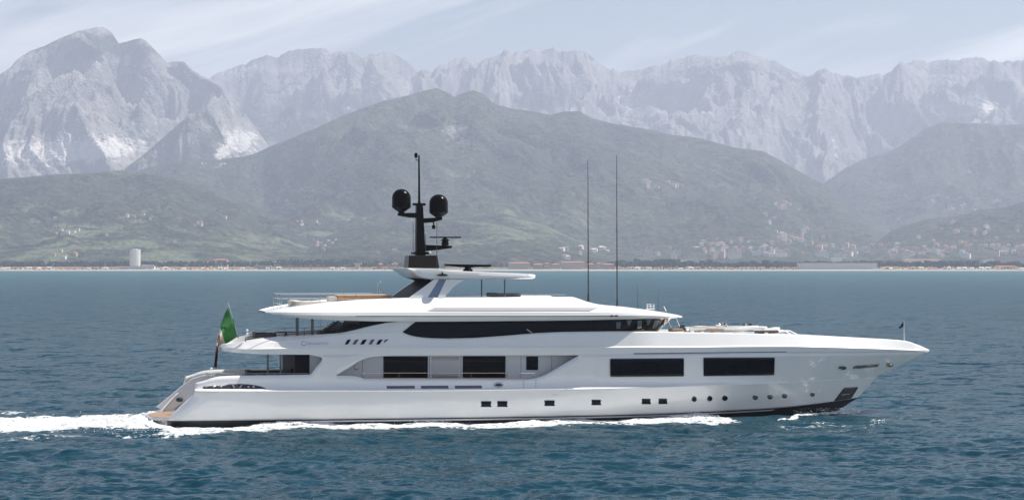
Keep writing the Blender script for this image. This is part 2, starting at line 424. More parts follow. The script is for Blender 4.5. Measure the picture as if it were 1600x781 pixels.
mountain('middle_foothills', low_mid, 6300, 4700, 8, 900, 220, 260, 800, 0.24, 7, 61, shape=0.95,
         grassf=lambda PX, PY, zf, **k: 0.30 + .35*blob(PX, PY, 800, 355, 110, 30) - .45*blob(PX, PY, 470, 390, 70, 20), rockf=None)
low_right = [(-200,416),(1340,414),(1370,378),(1394,359),(1425,348),(1452,341),(1493,337),(1538,325),(1569,323),(1600,314),(1680,300),(1760,294)]
mountain('right_foothills', low_right, 7200, 5600, 10, 900, 220, 300, 900, 0.24, 8, 71, shape=0.95,
         grassf=lambda PX, PY, zf, **k: 0.14 + .25*sstep(.6, .2, zf), rockf=None)

# coastal plain: one sheet from the waterline to behind the ranges
def plain():
    pxs = np.linspace(-1000, 2600, 480); u = (pxs - 800) / F
    ds = np.concatenate([[SHORE - 25, SHORE, SHORE + 12, SHORE + 45, SHORE + 90], np.linspace(SHORE + 140, 6400, 60), np.linspace(6600, 19500, 24)])
    zs = np.interp(ds, [SHORE - 25, SHORE, SHORE + 12, SHORE + 45, SHORE + 90, 5000, 6500, 20000], [-1.2, -0.25, 0.9, 1.5, 2.2, 7, 12, 20])
    X = u[None, :] * ds[:, None]
    Dg = np.broadcast_to(ds[:, None], X.shape) + 14 * fbm(X / 260, X * 0, 3, 5) * sstep(5000, 4100, ds)[:, None]
    Z = np.broadcast_to(zs[:, None], X.shape) + 0.25*fbm(X/40, Dg/40, 3, 9)*(zs > 0.5)[:, None]
    return X, Dg, Z
X_, D_, Z_ = plain()
m = bpy.data.materials.new('plain_ground'); m.use_nodes = True
t = m.node_tree; L = t.links.new
b = t.nodes['Principled BSDF']; b.inputs['Roughness'].default_value = 0.95
geo = N(t, 'ShaderNodeNewGeometry'); sp = N(t, 'ShaderNodeSeparateXYZ'); L(geo.outputs['Position'], sp.inputs[0])
rr = N(t, 'ShaderNodeMapRange'); rr.inputs['From Min'].default_value = 1.6; rr.inputs['From Max'].default_value = 2.3; L(sp.outputs[2], rr.inputs['Value'])
n1 = N(t, 'ShaderNodeTexNoise'); n1.inputs['Scale'].default_value = 1/60; n1.inputs['Detail'].default_value = 5; L(geo.outputs['Position'], n1.inputs['Vector'])
g1 = N(t, 'ShaderNodeMix', data_type='RGBA'); L(n1.outputs['Fac'], g1.inputs['Factor']); g1.inputs['A'].default_value = (.05, .065, .03, 1); g1.inputs['B'].default_value = (.20, .17, .11, 1)
g2 = N(t, 'ShaderNodeMix', data_type='RGBA'); L(rr.outputs[0], g2.inputs['Factor']); g2.inputs['A'].default_value = (.38, .32, .24, 1); L(g1.outputs['Result'], g2.inputs['B'])
L(g2.outputs['Result'], b.inputs['Base Color'])
PLAIN = np_mesh('coastal_plain', np.stack([X_, D_, Z_], -1).reshape(-1, 3), grid_quads(*X_.shape), m)
tag(PLAIN, kind='structure'); LANDS.append(PLAIN)
# ------------------------------------------------------------------ yacht frame: x to the bow, y to port (away from the camera), z up
PSI = R(13.0)
EX = Vector((math.cos(PSI), math.sin(PSI), 0)); EY = Vector((-math.sin(PSI), math.cos(PSI), 0))
_P0 = Vector(((270 - 800) / F * 156.4, 156.4, 0))
YO = _P0 + 26.0 * EX + 4.6 * EY
CAM_L = Vector(((-YO).dot(EX), (-YO).dot(EY), CAM_H))       # camera in yacht coordinates
def ray_l(px, py):
    d = Vector(((px - 800) / F, 1.0, (HOR - py) / F))
    return Vector((d.dot(EX), d.dot(EY), d.z))
def at(px, py, c):
    """point on the fore-and-aft plane y = c that is seen in direction (px, py)"""
    d = ray_l(px, py); t = (c - CAM_L.y) / d.y
    return CAM_L + d * t
class Line:
    """a feature line of the boat: height z along x, read from its bearings with half-breadth hb(x) to starboard"""
    def __init__(self, pts, hb):
        xs, zs = [], []
        for px, py in pts:
            x = at(px, py, -4.6).x
            for _ in range(12):
                c = -(hb(x) if callable(hb) else hb); p = at(px, py, c)
                x = 0.5 * x + 0.5 * p.x
            p = at(px, py, -(hb(x) if callable(hb) else hb))
            xs.append(p.x); zs.append(p.z)
        o = np.argsort(xs); self.x = np.array(xs)[o]; self.z = np.array(zs)[o]
        h = np.maximum(np.diff(self.x), 1e-9); s = np.diff(self.z) / h; m = np.zeros(len(self.x))
        m[0], m[-1] = s[0], s[-1]
        for i in range(1, len(s)):       # monotone cubic: smooth, no overshoot
            if s[i-1] * s[i] > 0:
                w1, w2 = 2*h[i] + h[i-1], h[i] + 2*h[i-1]; m[i] = (w1 + w2) / (w1 / s[i-1] + w2 / s[i])
        self.h, self.m = h, m
    def __call__(self, x):
        if x <= self.x[0]: return float(self.z[0])
        if x >= self.x[-1]: return float(self.z[-1])
        i = int(np.searchsorted(self.x, x)) - 1; i = max(0, min(i, len(self.h) - 1))
        h = self.h[i]; t = (x - self.x[i]) / h
        return float((2*t**3-3*t*t+1)*self.z[i] + (t**3-2*t*t+t)*h*self.m[i] + (-2*t**3+3*t*t)*self.z[i+1] + (t**3-t*t)*h*self.m[i+1])
def taper(B, x1, xs, p):
    return lambda x: B * (1 - min(1.0, max(0.0, (x - x1) / (xs - x1))) ** p)
XT = at(1452, 547, 0).x                                   # bow tip on the centreline
_st = at(1340, 621, 0)
X_BOOT, Z_BOOT = _st.x, _st.z
_tip = at(1452, 548.5, 0)
def stem_x(z): return X_BOOT + (z - Z_BOOT) * (XT - X_BOOT) / (_tip.z - Z_BOOT)
hb_deck = taper(4.75, 4.0, XT + .05, 2.3)
hb_kn = taper(4.96, 2.0, stem_x(2.2), 1.95)
hb_boot = taper(4.6, -4.0, X_BOOT, 1.75)
hb_wl = taper(4.45, -6.0, stem_x(0), 1.65)

# ------------------------------------------------------------------ the sea: one sheet with real waves, foam where the hull stirs it
def sea():
    th = np.concatenate([np.linspace(-math.pi, -R(14.6), 46)[:-1], np.linspace(-R(14.6), R(14.6), 1150), np.linspace(R(14.6), math.pi, 46)[1:-1]])
    rows = np.arange(400.0, 9.6, -0.5)
    r = np.concatenate([[0.3, 4, 8, 15, 25, 40, 55, 70, 85, 95], F * CAM_H / rows, np.geomspace(4250, 8800, 6)])
    r = np.unique(r)
    T, Rr = np.meshgrid(th, r)
    X = Rr * np.sin(T); Y = Rr * np.cos(T)
    Z = np.zeros_like(X)
    dr = np.gradient(r)[:, None]; dth = np.gradient(th)[None, :]
    cell = np.maximum(dr, Rr * np.minimum(dth, 0.2))
    k = r < 1300
    xs, ys, cs = X[k], Y[k], cell[k]
    rg = np.random.RandomState(4)
    gust = 0.75 + 0.5 * fbm(xs / 45, ys / 45, 3, 77)
    zz = np.zeros_like(xs)
    for i in range(78):
        lam = 0.6 * (10 / 0.6) ** rg.rand()
        ang = R(248) + rg.randn() * R(34)
        kx = 2 * math.pi / lam
        amp = 0.0088 * lam ** 0.80 * (0.6 + 0.8 * rg.rand())
        if lam > 3.2: amp *= 0.58
        ph = rg.rand() * 6.28
        w = np.clip((lam / cs - 2.2) / 2.0, 0, 1)
        arg = kx * (xs * math.cos(ang) + ys * math.sin(ang)) + ph + 0.8 * np.sin(xs / (lam * 3.1) + i) + 0.5 * np.sin(ys / (lam * 4.3) + 2*i)
        s = np.sin(arg)
        zz += amp * w * (s + 0.18 * np.cos(2 * arg))
    Z[k] = zz * gust
    # foam, in yacht coordinates
    foam = np.zeros_like(X)
    k = (r > 100) & (r < 330)
    lx = (X[k] - YO.x) * EX.x + (Y[k] - YO.y) * EX.y
    ly = (X[k] - YO.x) * EY.x + (Y[k] - YO.y) * EY.y
    lx0, ly0 = lx, ly
    jig = fbm(lx / 2.2, ly / 1.6, 4, 31)
    xs0 = stem_x(0)
    hb = 4.45 * (1 - np.clip((lx + 6) / (xs0 + 6), 0, 1) ** 1.65)
    aft = -27.2
    side = np.abs(ly) - hb
    # broken water along the side
    pxs = [262, 300, 330, 400, 450, 500, 560, 620, 660, 700, 760, 800, 850, 900, 950, 1000, 1040, 1080, 1100, 1115, 1128]
    top = [669, 668, 668, 664.5, 660.5, 660, 661, 663.5, 663, 664, 664, 661, 660, 659, 657, 652.5, 651, 648.5, 647, 649, 657]
    bot = [682, 680, 678, 675, 670.5, 670, 669.5, 668.5, 669, 669.5, 668.5, 667, 665.3, 663.5, 662.5, 662, 662.5, 662, 661.5, 660, 658.5]
    kx_, kz_, kw_ = [], [], []
    for px, a_, b_ in zip(pxs, top, bot):
        hbx = lambda x: 4.45 * (1 - min(1, max(0, (x + 6) / (xs0 + 6))) ** 1.65)
        c_ = -4.9
        for _ in range(4): c_ = -(hbx(at(px, a_, c_).x) + .45)
        p_ = at(px, a_, c_); d_ = ray_l(px, b_); g_ = CAM_L + d_ * (CAM_H / -d_.z)
        kx_.append(p_.x); kz_.append(max(.02, p_.z)); kw_.append(max(.7, -g_.y - hbx(g_.x)))
    o_ = np.argsort(kx_); kx_ = np.array(kx_)[o_]; kz_ = np.array(kz_)[o_]; kw_ = np.array(kw_)[o_]
    zcr = np.interp(lx, kx_, kz_); wdt = np.interp(lx, kx_, kw_)
    along = np.clip((lx - kx_[0] + 1) / 1, 0, 1) * np.clip((kx_[-1] + .3 - lx) / 0.8, 0, 1)
    q_ = side / np.maximum(wdt, .1)
    f1 = along * np.clip(1.55 - q_ ** 2 * 1.15 + 0.35 * jig, 0, 0.80) * (side > -1.2)
    fine = fbm(lx / .8, ly / .5, 3, 35)
    crest = along * (zcr + 0.16 * jig + 0.10 * fine) * np.exp(-(np.clip(side - 0.4, 0, 99) / np.maximum(0.45 * wdt, .3)) ** 2)
    # thin bow wave thrown off the stem
    bx_, bo_ = [], []
    for px, py in ((1336, 641), (1318, 641.5), (1294, 643), (1270, 646), (1250, 648.5), (1230, 651.5), (1209, 655)):
        d_ = ray_l(px, py); g_ = CAM_L + d_ * ((CAM_H - .1) / -d_.z)
        bx_.append(g_.x); bo_.append(max(.15, -g_.y - 4.45 * (1 - min(1, max(0, (g_.x + 6) / (xs0 + 6))) ** 1.65)))
    o_ = np.argsort(bx_); bx_ = np.array(bx_)[o_]; bo_ = np.array(bo_)[o_]
    off = np.interp(lx, bx_, bo_); bwid = np.interp(lx, [bx_[0], bx_[-1]], [.28, .65])
    bw = np.exp(-((side - off - .2 * jig) / bwid) ** 2) * np.clip((bx_[-1] + .5 - lx) / .6, 0, 1) * np.clip((lx - bx_[0] + .4) / 1.5, 0, 1)
    f2 = 1.15 * bw; crest = crest + 0.13 * bw * (1 + 1.2 * jig)
    # turbulent wake astern
    d = aft + 1.2 - lx
    wd = 5.2 + 0.10 * d
    f3 = np.clip(d / 1.0, 0, 1) * np.clip(1.35 - np.abs(ly + 0.6 * jig) / wd, 0, 1) * 2.0 * np.exp(-np.clip(d, 0, 999) / 130)
    f3 = np.clip(f3, 0, 1.06)
    edge = np.clip(d / 1.0, 0, 1) * np.exp(-((np.abs(ly) - wd * 1.9 - jig) / 1.8) ** 2) * 0.42
    lump = (0.16 + 0.24 * jig + 0.20 * fbm(lx / .8, ly / .6, 3, 34)) * np.clip(f3, 0, 1)
    lump += 0.25 * np.clip(d / 1.5, 0, 1) * np.exp(-np.clip(d, 0, 99) / 6) * np.exp(-(ly / 4.2) ** 2)
    fo = np.clip(f1 + f2 + f3 + edge, 0, 1.2)
    # crests of the bow wave system rolling away from the quarter
    lat = np.clip(side, 0, 60)
    kel = 0.10 * np.sin(lx * 0.62 + lat * 1.5) * np.exp(-lat / 9) * np.clip((xs0 - lx) / 6, 0, 1)
    # patches of old foam lines
    foam[k] = fo
    Z[k] = Z[k] * (1 - 0.5 * np.clip(f3, 0, 1)) * (1 - 0.7 * np.exp(-np.clip(side, 0, 99) / 2.5) * (lx > aft) * (lx < xs0 + 2)) + crest + np.maximum(lump, -0.05) + kel
    # no water inside the hull
    ins = (side < -0.25) & (lx > aft) & (lx < xs0)
    zz = Z[k]; zz[ins] = np.minimum(zz[ins], -0.25); Z[k] = zz
    Z -= 0.0
    co = np.stack([X, Y, Z], -1).reshape(-1, 3)
    return co, grid_quads(len(r), len(th), wrap=True), foam.ravel()
def sea_material():
    m = bpy.data.materials.new('sea_water'); m.use_nodes = True
    t = m.node_tree; L = t.links.new
    b = t.nodes['Principled BSDF']
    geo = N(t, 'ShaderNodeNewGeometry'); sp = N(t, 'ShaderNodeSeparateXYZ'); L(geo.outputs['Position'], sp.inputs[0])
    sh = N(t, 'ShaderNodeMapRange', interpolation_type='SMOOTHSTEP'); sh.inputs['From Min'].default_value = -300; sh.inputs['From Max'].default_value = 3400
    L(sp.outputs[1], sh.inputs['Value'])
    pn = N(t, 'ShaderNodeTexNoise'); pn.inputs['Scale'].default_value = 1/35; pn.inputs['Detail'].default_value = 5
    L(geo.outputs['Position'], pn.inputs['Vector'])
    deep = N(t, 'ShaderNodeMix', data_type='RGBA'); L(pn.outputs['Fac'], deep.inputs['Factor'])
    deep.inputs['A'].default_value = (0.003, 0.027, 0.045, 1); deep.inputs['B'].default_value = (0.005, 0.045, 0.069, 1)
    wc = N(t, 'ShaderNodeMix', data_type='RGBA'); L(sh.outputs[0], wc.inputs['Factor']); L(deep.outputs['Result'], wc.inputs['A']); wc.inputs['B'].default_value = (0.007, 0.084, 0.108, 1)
    # foam
    fa = N(t, 'ShaderNodeAttribute', attribute_name='foam')
    def nz(scale, det, rough=0.6):
        n = N(t, 'ShaderNodeTexNoise'); n.inputs['Scale'].default_value = scale; n.inputs['Detail'].default_value = det; n.inputs['Roughness'].default_value = rough
        L(geo.outputs['Position'], n.inputs['Vector']); return n
    fn = nz(1.6, 7, 0.7)
    fr = N(t, 'ShaderNodeMapRange'); fr.inputs['From Min'].default_value = 0.25; fr.inputs['From Max'].default_value = 0.75
    fr.inputs['To Min'].default_value = -0.65; fr.inputs['To Max'].default_value = 0.65
    L(fn.outputs['Fac'], fr.inputs['Value'])
    ad = N(t, 'ShaderNodeMath', operation='ADD'); L(fa.outputs['Fac'], ad.inputs[0]); L(fr.outputs[0], ad.inputs[1])
    gt = N(t, 'ShaderNodeMapRange', interpolation_type='SMOOTHSTEP'); gt.inputs['From Min'].default_value = 0.42; gt.inputs['From Max'].default_value = 0.72
    L(ad.outputs[0], gt.inputs['Value'])
    on = N(t, 'ShaderNodeMath', operation='GREATER_THAN'); L(fa.outputs['Fac'], on.inputs[0]); on.inputs[1].default_value = 0.02
    fm = N(t, 'ShaderNodeMath', operation='MULTIPLY'); L(gt.outputs[0], fm.inputs[0]); L(on.outputs[0], fm.inputs[1])
    cc = N(t, 'ShaderNodeMix', data_type='RGBA'); L(fm.outputs[0], cc.inputs['Factor']); L(wc.outputs['Result'], cc.inputs['A']); 
    fv = nz(3.2, 6, 0.65); fvr = N(t, 'ShaderNodeMapRange'); fvr.inputs['From Min'].default_value = .3; fvr.inputs['From Max'].default_value = .65; L(fv.outputs['Fac'], fvr.inputs['Value'])
    fcol = N(t, 'ShaderNodeMix', data_type='RGBA'); L(fvr.outputs[0], fcol.inputs['Factor']); fcol.inputs['A'].default_value = (0.48, 0.54, 0.57, 1); fcol.inputs['B'].default_value = (0.80, 0.80, 0.79, 1)
    L(fcol.outputs['Result'], cc.inputs['B'])
    t.nodes.remove(b)
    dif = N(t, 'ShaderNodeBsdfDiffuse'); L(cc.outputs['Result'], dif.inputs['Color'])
    glo = N(t, 'ShaderNodeBsdfGlossy'); glo.inputs['Roughness'].default_value = 0.14
    fre = N(t, 'ShaderNodeFresnel'); fre.inputs['IOR'].default_value = 1.333
    # at grazing angles the waves hide one another's flat backs: the sheet never mirrors fully
    cap = N(t, 'ShaderNodeMath', operation='MINIMUM'); L(fre.outputs[0], cap.inputs[0]); cap.inputs[1].default_value = 0.38
    inv = N(t, 'ShaderNodeMath', operation='SUBTRACT'); inv.inputs[0].default_value = 1.0; L(fm.outputs[0], inv.inputs[1])
    fac = N(t, 'ShaderNodeMath', operation='MULTIPLY'); L(cap.outputs[0], fac.inputs[0]); L(inv.outputs[0], fac.inputs[1])
    mxs = N(t, 'ShaderNodeMixShader'); L(fac.outputs[0], mxs.inputs[0]); L(dif.outputs[0], mxs.inputs[1]); L(glo.outputs[0], mxs.inputs[2])
    L(mxs.outputs[0], t.nodes['Material Output'].inputs['Surface'])
    # ripples too small for the sheet: slopes added to its normal
    mp1 = N(t, 'ShaderNodeMapping'); mp1.inputs['Rotation'].default_value = (0, 0, R(10)); mp1.inputs['Scale'].default_value = (0.5, 1.0, 1)
    L(geo.outputs['Position'], mp1.inputs[0])
    prev = geo.outputs['Normal']
    for scale, det, rough, slope in ((3.6, 3, 0.6, 1.1), (1.0, 4, 0.6, 1.5), (0.22, 4, 0.6, 1.25), (0.03, 3, 0.5, 0.35)):
        n = N(t, 'ShaderNodeTexNoise'); n.inputs['Scale'].default_value = scale; n.inputs['Detail'].default_value = det; n.inputs['Roughness'].default_value = rough
        L(mp1.outputs[0], n.inputs['Vector'])
        sub = N(t, 'ShaderNodeVectorMath', operation='SUBTRACT'); L(n.outputs['Color'], sub.inputs[0]); sub.inputs[1].default_value = (0.5, 0.5, 0.5)
        mul = N(t, 'ShaderNodeVectorMath', operation='MULTIPLY'); L(sub.outputs[0], mul.inputs[0]); mul.inputs[1].default_value = (slope * .7, slope, 0)
        adn = N(t, 'ShaderNodeVectorMath', operation='ADD'); L(prev, adn.inputs[0]); L(mul.outputs[0], adn.inputs[1])
        prev = adn.outputs[0]
    nrm = N(t, 'ShaderNodeVectorMath', operation='NORMALIZE'); L(prev, nrm.inputs[0])
    fb = N(t, 'ShaderNodeBump'); fb.inputs['Strength'].default_value = 1.0
    fbd = N(t, 'ShaderNodeMath', operation='MULTIPLY'); L(fm.outputs[0], fbd.inputs[0]); fbd.inputs[1].default_value = 0.25
    L(fbd.outputs[0], fb.inputs['Distance']); L(fv.outputs['Fac'], fb.inputs['Height']); L(nrm.outputs[0], fb.inputs['Normal'])
    for s_ in (dif, glo, fre): L(fb.outputs[0], s_.inputs['Normal'])
    return m
_co, _q, _fo = sea()
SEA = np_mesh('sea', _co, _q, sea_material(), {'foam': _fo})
tag(SEA, kind='structure')
# ------------------------------------------------------------------ materials of the boat
WHITE = mat('white_gelcoat', (0.81, 0.80, 0.785), 0.22, coat=0.6, noise=0.015, nscale=0.6)
HULLW = mat('white_hull_paint', (0.81, 0.80, 0.79), 0.16, coat=0.8, noise=0.02, nscale=0.4)
GREYP = mat('pale_grey_paint', (0.50, 0.50, 0.53), 0.3, coat=0.3)
BLACK = mat('black_antifouling', (0.012, 0.012, 0.014), 0.35)
MAST = mat('black_mast_paint', (0.003, 0.003, 0.0035), 0.2, spec=0.08)
MASTB = mat('dark_brown_mast_base', (0.014, 0.010, 0.008), 0.3, spec=0.2)
GLASS = mat('dark_window_glass', (0.003, 0.0035, 0.006), 0.03, spec=0.16)
CLEAR = mat('wheelhouse_glass', (0.02, 0.025, 0.03), 0.03, spec=0.6)
DGREY = mat('dark_grey_panel', (0.016, 0.014, 0.015), 0.5, spec=0.06, noise=0.1)
POCKET = mat('anchor_recess', (0.05, 0.05, 0.055), 0.25)
POST = mat('grey_steel_post', (0.10, 0.10, 0.11), 0.35)
ARCHG = mat('blue_grey_arch_infill', (0.20, 0.26, 0.36), 0.2)
PANELG = mat('grey_shade_and_marks', (0.34, 0.34, 0.36), 0.35)  # darker grey carries the sun deck side's shade; also seams and scuff
SLOT = mat('blue_grey_slot', (0.10, 0.11, 0.15), 0.4)
CHROME = mat('polished_steel', (0.62, 0.62, 0.62), 0.12, metal=1.0)
BRONZE = mat('warm_polished_steel', (0.42, 0.33, 0.26), 0.18, metal=1.0)
TEAK = mat('teak_planking', (0.30, 0.20, 0.13), 0.6, noise=0.15, nscale=6)
WOOD = mat('varnished_wood', (0.42, 0.22, 0.09), 0.35, coat=0.4, noise=0.15, nscale=4)
CREAM = mat('cream_upholstery', (0.62, 0.56, 0.48), 0.8, noise=0.05)
DARKF = mat('dark_brown_upholstery', (0.045, 0.036, 0.032), 0.8, noise=0.15)
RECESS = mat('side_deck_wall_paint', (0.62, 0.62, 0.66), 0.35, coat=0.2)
TRIM = mat('dark_trim', (0.03, 0.03, 0.035), 0.4)
LOGO = mat('grey_lettering', (0.40, 0.42, 0.48), 0.3)
LAMPM = mat('lamp_glass', (0.85, 0.83, 0.78), 0.1)

YACHT = empty('motor_yacht', YO, PSI)
tag(YACHT, 'large white three-deck motor yacht with black mast, under way on the blue sea', 'yacht')

def shell(name, rings, mats, parent=YACHT, angle=24, bevel=0.0, mi=None, caps=True, mirror=True):
    """loft of cross-sections; each ring is a list of (x, y, z) to starboard (y <= 0), mirrored to port"""
    b = MB(); full = []
    for rg in rings:
        rr = list(rg)
        if mirror: rr = rr + [(x, -y, z) for x, y, z in reversed(rg)]
        full.append(rr)
    n = len(full[0])
    for rr in full: b.v += [tuple(p) for p in rr]
    for i in range(len(full) - 1):
        for k in range(n if mirror else n - 1):
            k2 = (k + 1) % n
            half = k if k < len(rings[0]) else n - 2 - k
            b.face((i*n+k, i*n+k2, (i+1)*n+k2, (i+1)*n+k), mi[half] if mi and 0 <= half < len(mi) else 0)
    if caps:
        b.face(tuple(range(n - 1, -1, -1))); b.face(tuple((len(full)-1)*n + k for k in range(n)))
    return b.build(name, mats, parent, angle=angle, bevel=bevel)

# ---- hull
L_boot = Line([(255,657.5),(436,655.5),(800,651),(1000,647),(1125,642),(1209,637.5),(1301,627),(1340,621)], hb_boot)
L_kn = Line([(255,611),(303,611),(500,611),(700,610.5),(900,608),(1000,605.5),(1100,602),(1230,597),(1330,592),(1410,588)], hb_kn)
L_low = Line([(345,550),(370,551.5),(400,553),(500,553.8),(700,553.8),(905,553.5),(990,553),(1100,552),(1225,551.5),(1300,551),(1400,550),(1452,548.8)], hb_deck)
L_lo = Line([(296,600),(318,594),(330,590),(345,587.5),(365,586.5),(484,585),(494,573.5),(503,562.5),(504.5,559.5)], 4.65)
L_up = Line([(296,553),(484,553.8),(490,555.5),(497,556.5),(502,558),(504.5,559.5)], 4.65)
L_lo2 = Line([(525,586.2),(553,587),(562,589),(570,591.3),(700,592),(818,592.3),(830,591.4),(845,588),(860,581),(880,569),(905,554.5)], 4.62)
L_up2 = Line([(525,586.2),(545,574),(560,564),(570,559.5),(580,557.2),(592,556),(620,555.3),(905,554.5)], 4.62)
XA_AFT = at(304, 600, -4.65).x; XA_MID = at(316, 588, -4.65).x
X_J0 = at(345, 590, -4.65).x; X_J1 = at(930, 600, -4.7).x
def ledge_w(x): return 0.34 * max(0.0, min(1.0, (at_x1230 - x + .4) / 6.0))
at_x1230 = Line([(1229,597),(1231,597)], hb_kn).x[0]
def xa_of(lev):      # raked stern outline, by level 0 (boot) .. 1 (knuckle)
    pts = [(0, at(262, 656, -4.4).x), (0.12, at(266, 652, -4.4).x), (0.35, at(276, 640, -4.5).x), (0.65, at(290, 625, -4.6).x), (0.88, at(302, 615, -4.7).x), (1.0, at(304, 611, -4.7).x)]
    return float(np.interp(lev, [p[0] for p in pts], [p[1] for p in pts]))
xm = list(np.linspace(X_J0, X_J1, 230))
for l in (L_lo, L_up, L_lo2, L_up2): xm += [v for v in l.x if X_J0 < v < X_J1]
xm = sorted(set(round(v, 4) for v in xm))
NA_, NF_ = 30, 110
def quarter(y, x, xa, r=1.5, amount=0.85):       # the topsides turn in round the quarter
    dd = min(1.0, max(0.0, (xa + r - x) / r))
    return y - amount * (1 - math.sqrt(1 - dd * dd * .98))
stations = [('a', 1 - (1 - i / NA_) ** 1.0 if i else 0.0) for i in range(NA_)] + [('m', v) for v in xm] + [('f', (i + 1) / NF_) for i in range(NF_)]
def xlev(st, xa, xs):
    k, v = st
    if k == 'a': return xa + (X_J0 - xa) * v
    if k == 'm': return v
    return X_J1 + (xs - X_J1) * v
LOWF = [0.0, .06, .14, .24, .36, .48, .6, .7, .8, .9, 1.0]
grid_low, grid_boot, grid_up1, grid_up2 = [], [], [], []
XS_KN = stem_x(2.05)
for st in stations:
    # black bottom: keel, bilge, boot line
    col = []
    for (xa, xs, zf, hbf) in ((-24.5, stem_x(-1.5), lambda x: -1.5, lambda x: 0.55 * hb_wl(x)),
                              (-25.5, stem_x(-.7), lambda x: -0.7, lambda x: 0.93 * hb_wl(x)),
                              (-26.3, stem_x(0), lambda x: 0.0, hb_wl),
                              (xa_of(0), X_BOOT, L_boot, hb_boot)):
        x = xlev(st, xa, xs); y = 0.0 if st == ('f', 1.0) else hbf(x)
        z = min(zf(x), Z_BOOT) if zf is L_boot else zf(x)
        if st[0] == 'a': y = quarter(y, x, xa, 1.5, .85)
        col.append((x, -y, z))
    grid_boot.append(col)
    col = []
    for f in LOWF:
        xs = X_BOOT + (XS_KN - X_BOOT) * f
        x = xlev(st, xa_of(f), xs)
        xb = min(x, X_BOOT); xk = min(x, XS_KN)
        zb = L_boot(xb); zk = L_kn(xk)
        if st[0] == 'f':
            xb = xlev(st, 0, X_BOOT); xk = xlev(st, 0, XS_KN); zb = L_boot(xb); zk = L_kn(xk)
        z = zb + (zk - zb) * f
        bow = st[1] if st[0] == 'f' else 0.0
        g = f ** (1.0 + 0.30 * bow)      # flare: hollow sections forward
        belly = 0.07 * math.sin(math.pi * f) * (1 - bow)
        y = hb_boot(xb) + (hb_kn(xk) - hb_boot(xb)) * g + belly
        if st[0] == 'a':
            y = quarter(y, x, xa_of(f), 1.5, .85 if f < .7 else .85 - .5 * (f - .7) / .3)
        if st == ('f', 1.0): y = 0.0
        col.append((x, -y, z))
    col[0] = grid_boot[-1][-1]
    grid_low.append(col)
    # above the knuckle: a narrow bright ledge, then the topsides with their openings
    xl = xlev(st, XA_AFT, XS_KN); xk0 = xl
    xd = xlev(st, XA_MID, XT)
    zk = L_kn(min(xl, XS_KN)); zl = zk + 0.03; lw = ledge_w(xl)
    ykn = hb_kn(xk0); yl = ykn - ledge_w(xk0)
    zd = L_low(xd); yd = hb_deck(xd)
    xr = xlev(st, XA_AFT, XT)
    if st == ('f', 1.0): ykn = yl = yd = 0.0
    if st[0] == 'a' : qq = quarter(0, xl, XA_AFT, 1.3, .35); ykn += qq; yl += qq; yd += qq
    def pt(z):
        f = (z - zl) / (zd - zl)
        g = min(1, max(0, f if st[0] == 'f' else (z - zk - 1.05) / (zd - zk - 1.05))); g = g * g * (3 - 2 * g) if st[0] != 'f' else g
        return (xl + (xd - xl) * f, -(yl + (yd - yl) * g + (lw * math.exp(-(z - zk) / 0.30) if st != ('f', 1.0) else 0.0)), z)
    x = xl
    if st[0] == 'f': lo = up = 0.5 * (zl + zd)
    elif x < L_lo.x[-1]: lo = L_lo(x); up = max(lo, L_up(x))
    elif L_lo2.x[0] < x < L_lo2.x[-1]: lo = L_lo2(x); up = max(lo, L_up2(x))
    else: lo = up = 0.5 * (zl + zd)
    lo = max(lo, zl + 0.02)
    if up - lo < 0.012: up = lo
    up = min(up, zd - 0.02); lo = min(lo, up)
    low = [(xk0, -ykn, zk)]
    low += [pt(zl + (lo - zl) * f) for f in (0, .06, .14, .24, .36, .5, .7, 1.0)]
    grid_up1.append(low)
    grid_up2.append([pt(up + (zd - up) * f) for f in (0, .35, .7, 1.0)])
def sheet(b, grid, mi=0, keep=lambda i: True, both=True):
    for sgn in ((1, -1) if both else (1,)):
        o = len(b.v); n = len(grid[0])
        for c in grid: b.v += [(x, y * sgn, z) for x, y, z in c]
        for i in range(len(grid) - 1):
            if not keep(i): continue
            for k in range(n - 1):
                q = [o+i*n+k, o+(i+1)*n+k, o+(i+1)*n+k+1, o+i*n+k+1]
                b.face(q if sgn == 1 else q[::-1], mi)
b = MB()
sheet(b, grid_low)
sheet(b, grid_up1)
sheet(b, grid_up2, keep=lambda i: not (stations[i][0] == 'a' or (stations[i][0] == 'm' and stations[i][1] < at(484, 570, -4.65).x - 0.02)))
HULL = b.build('hull', HULLW, YACHT, angle=22, solid=0.10, recalc=False)
b = MB(); sheet(b, grid_boot)
BOOT = b.build('black_bottom', BLACK, YACHT, angle=40, recalc=False)
# white stripe in the black just under the boot line
b = MB(); gr = []
for gcol in grid_boot:
    p0, p1 = gcol[2], gcol[3]
    if p1[0] < at(430, 658, -4.5).x or p1[0] > stem_x(0) - 5: continue
    h = max(0.05, p1[2] - p0[2]); f0 = 1 - 0.20 / h; f1 = 1 - 0.09 / h
    q = lambda f: tuple(p0[k] + (p1[k] - p0[k]) * f for k in range(3))
    a0, a1 = q(f0), q(f1)
    gr.append([(a0[0], a0[1] - .012, a0[2]), (a1[0], a1[1] - .012, a1[2])])
sheet(b, gr); b.build('waterline_stripe', WHITE, YACHT, recalc=False)
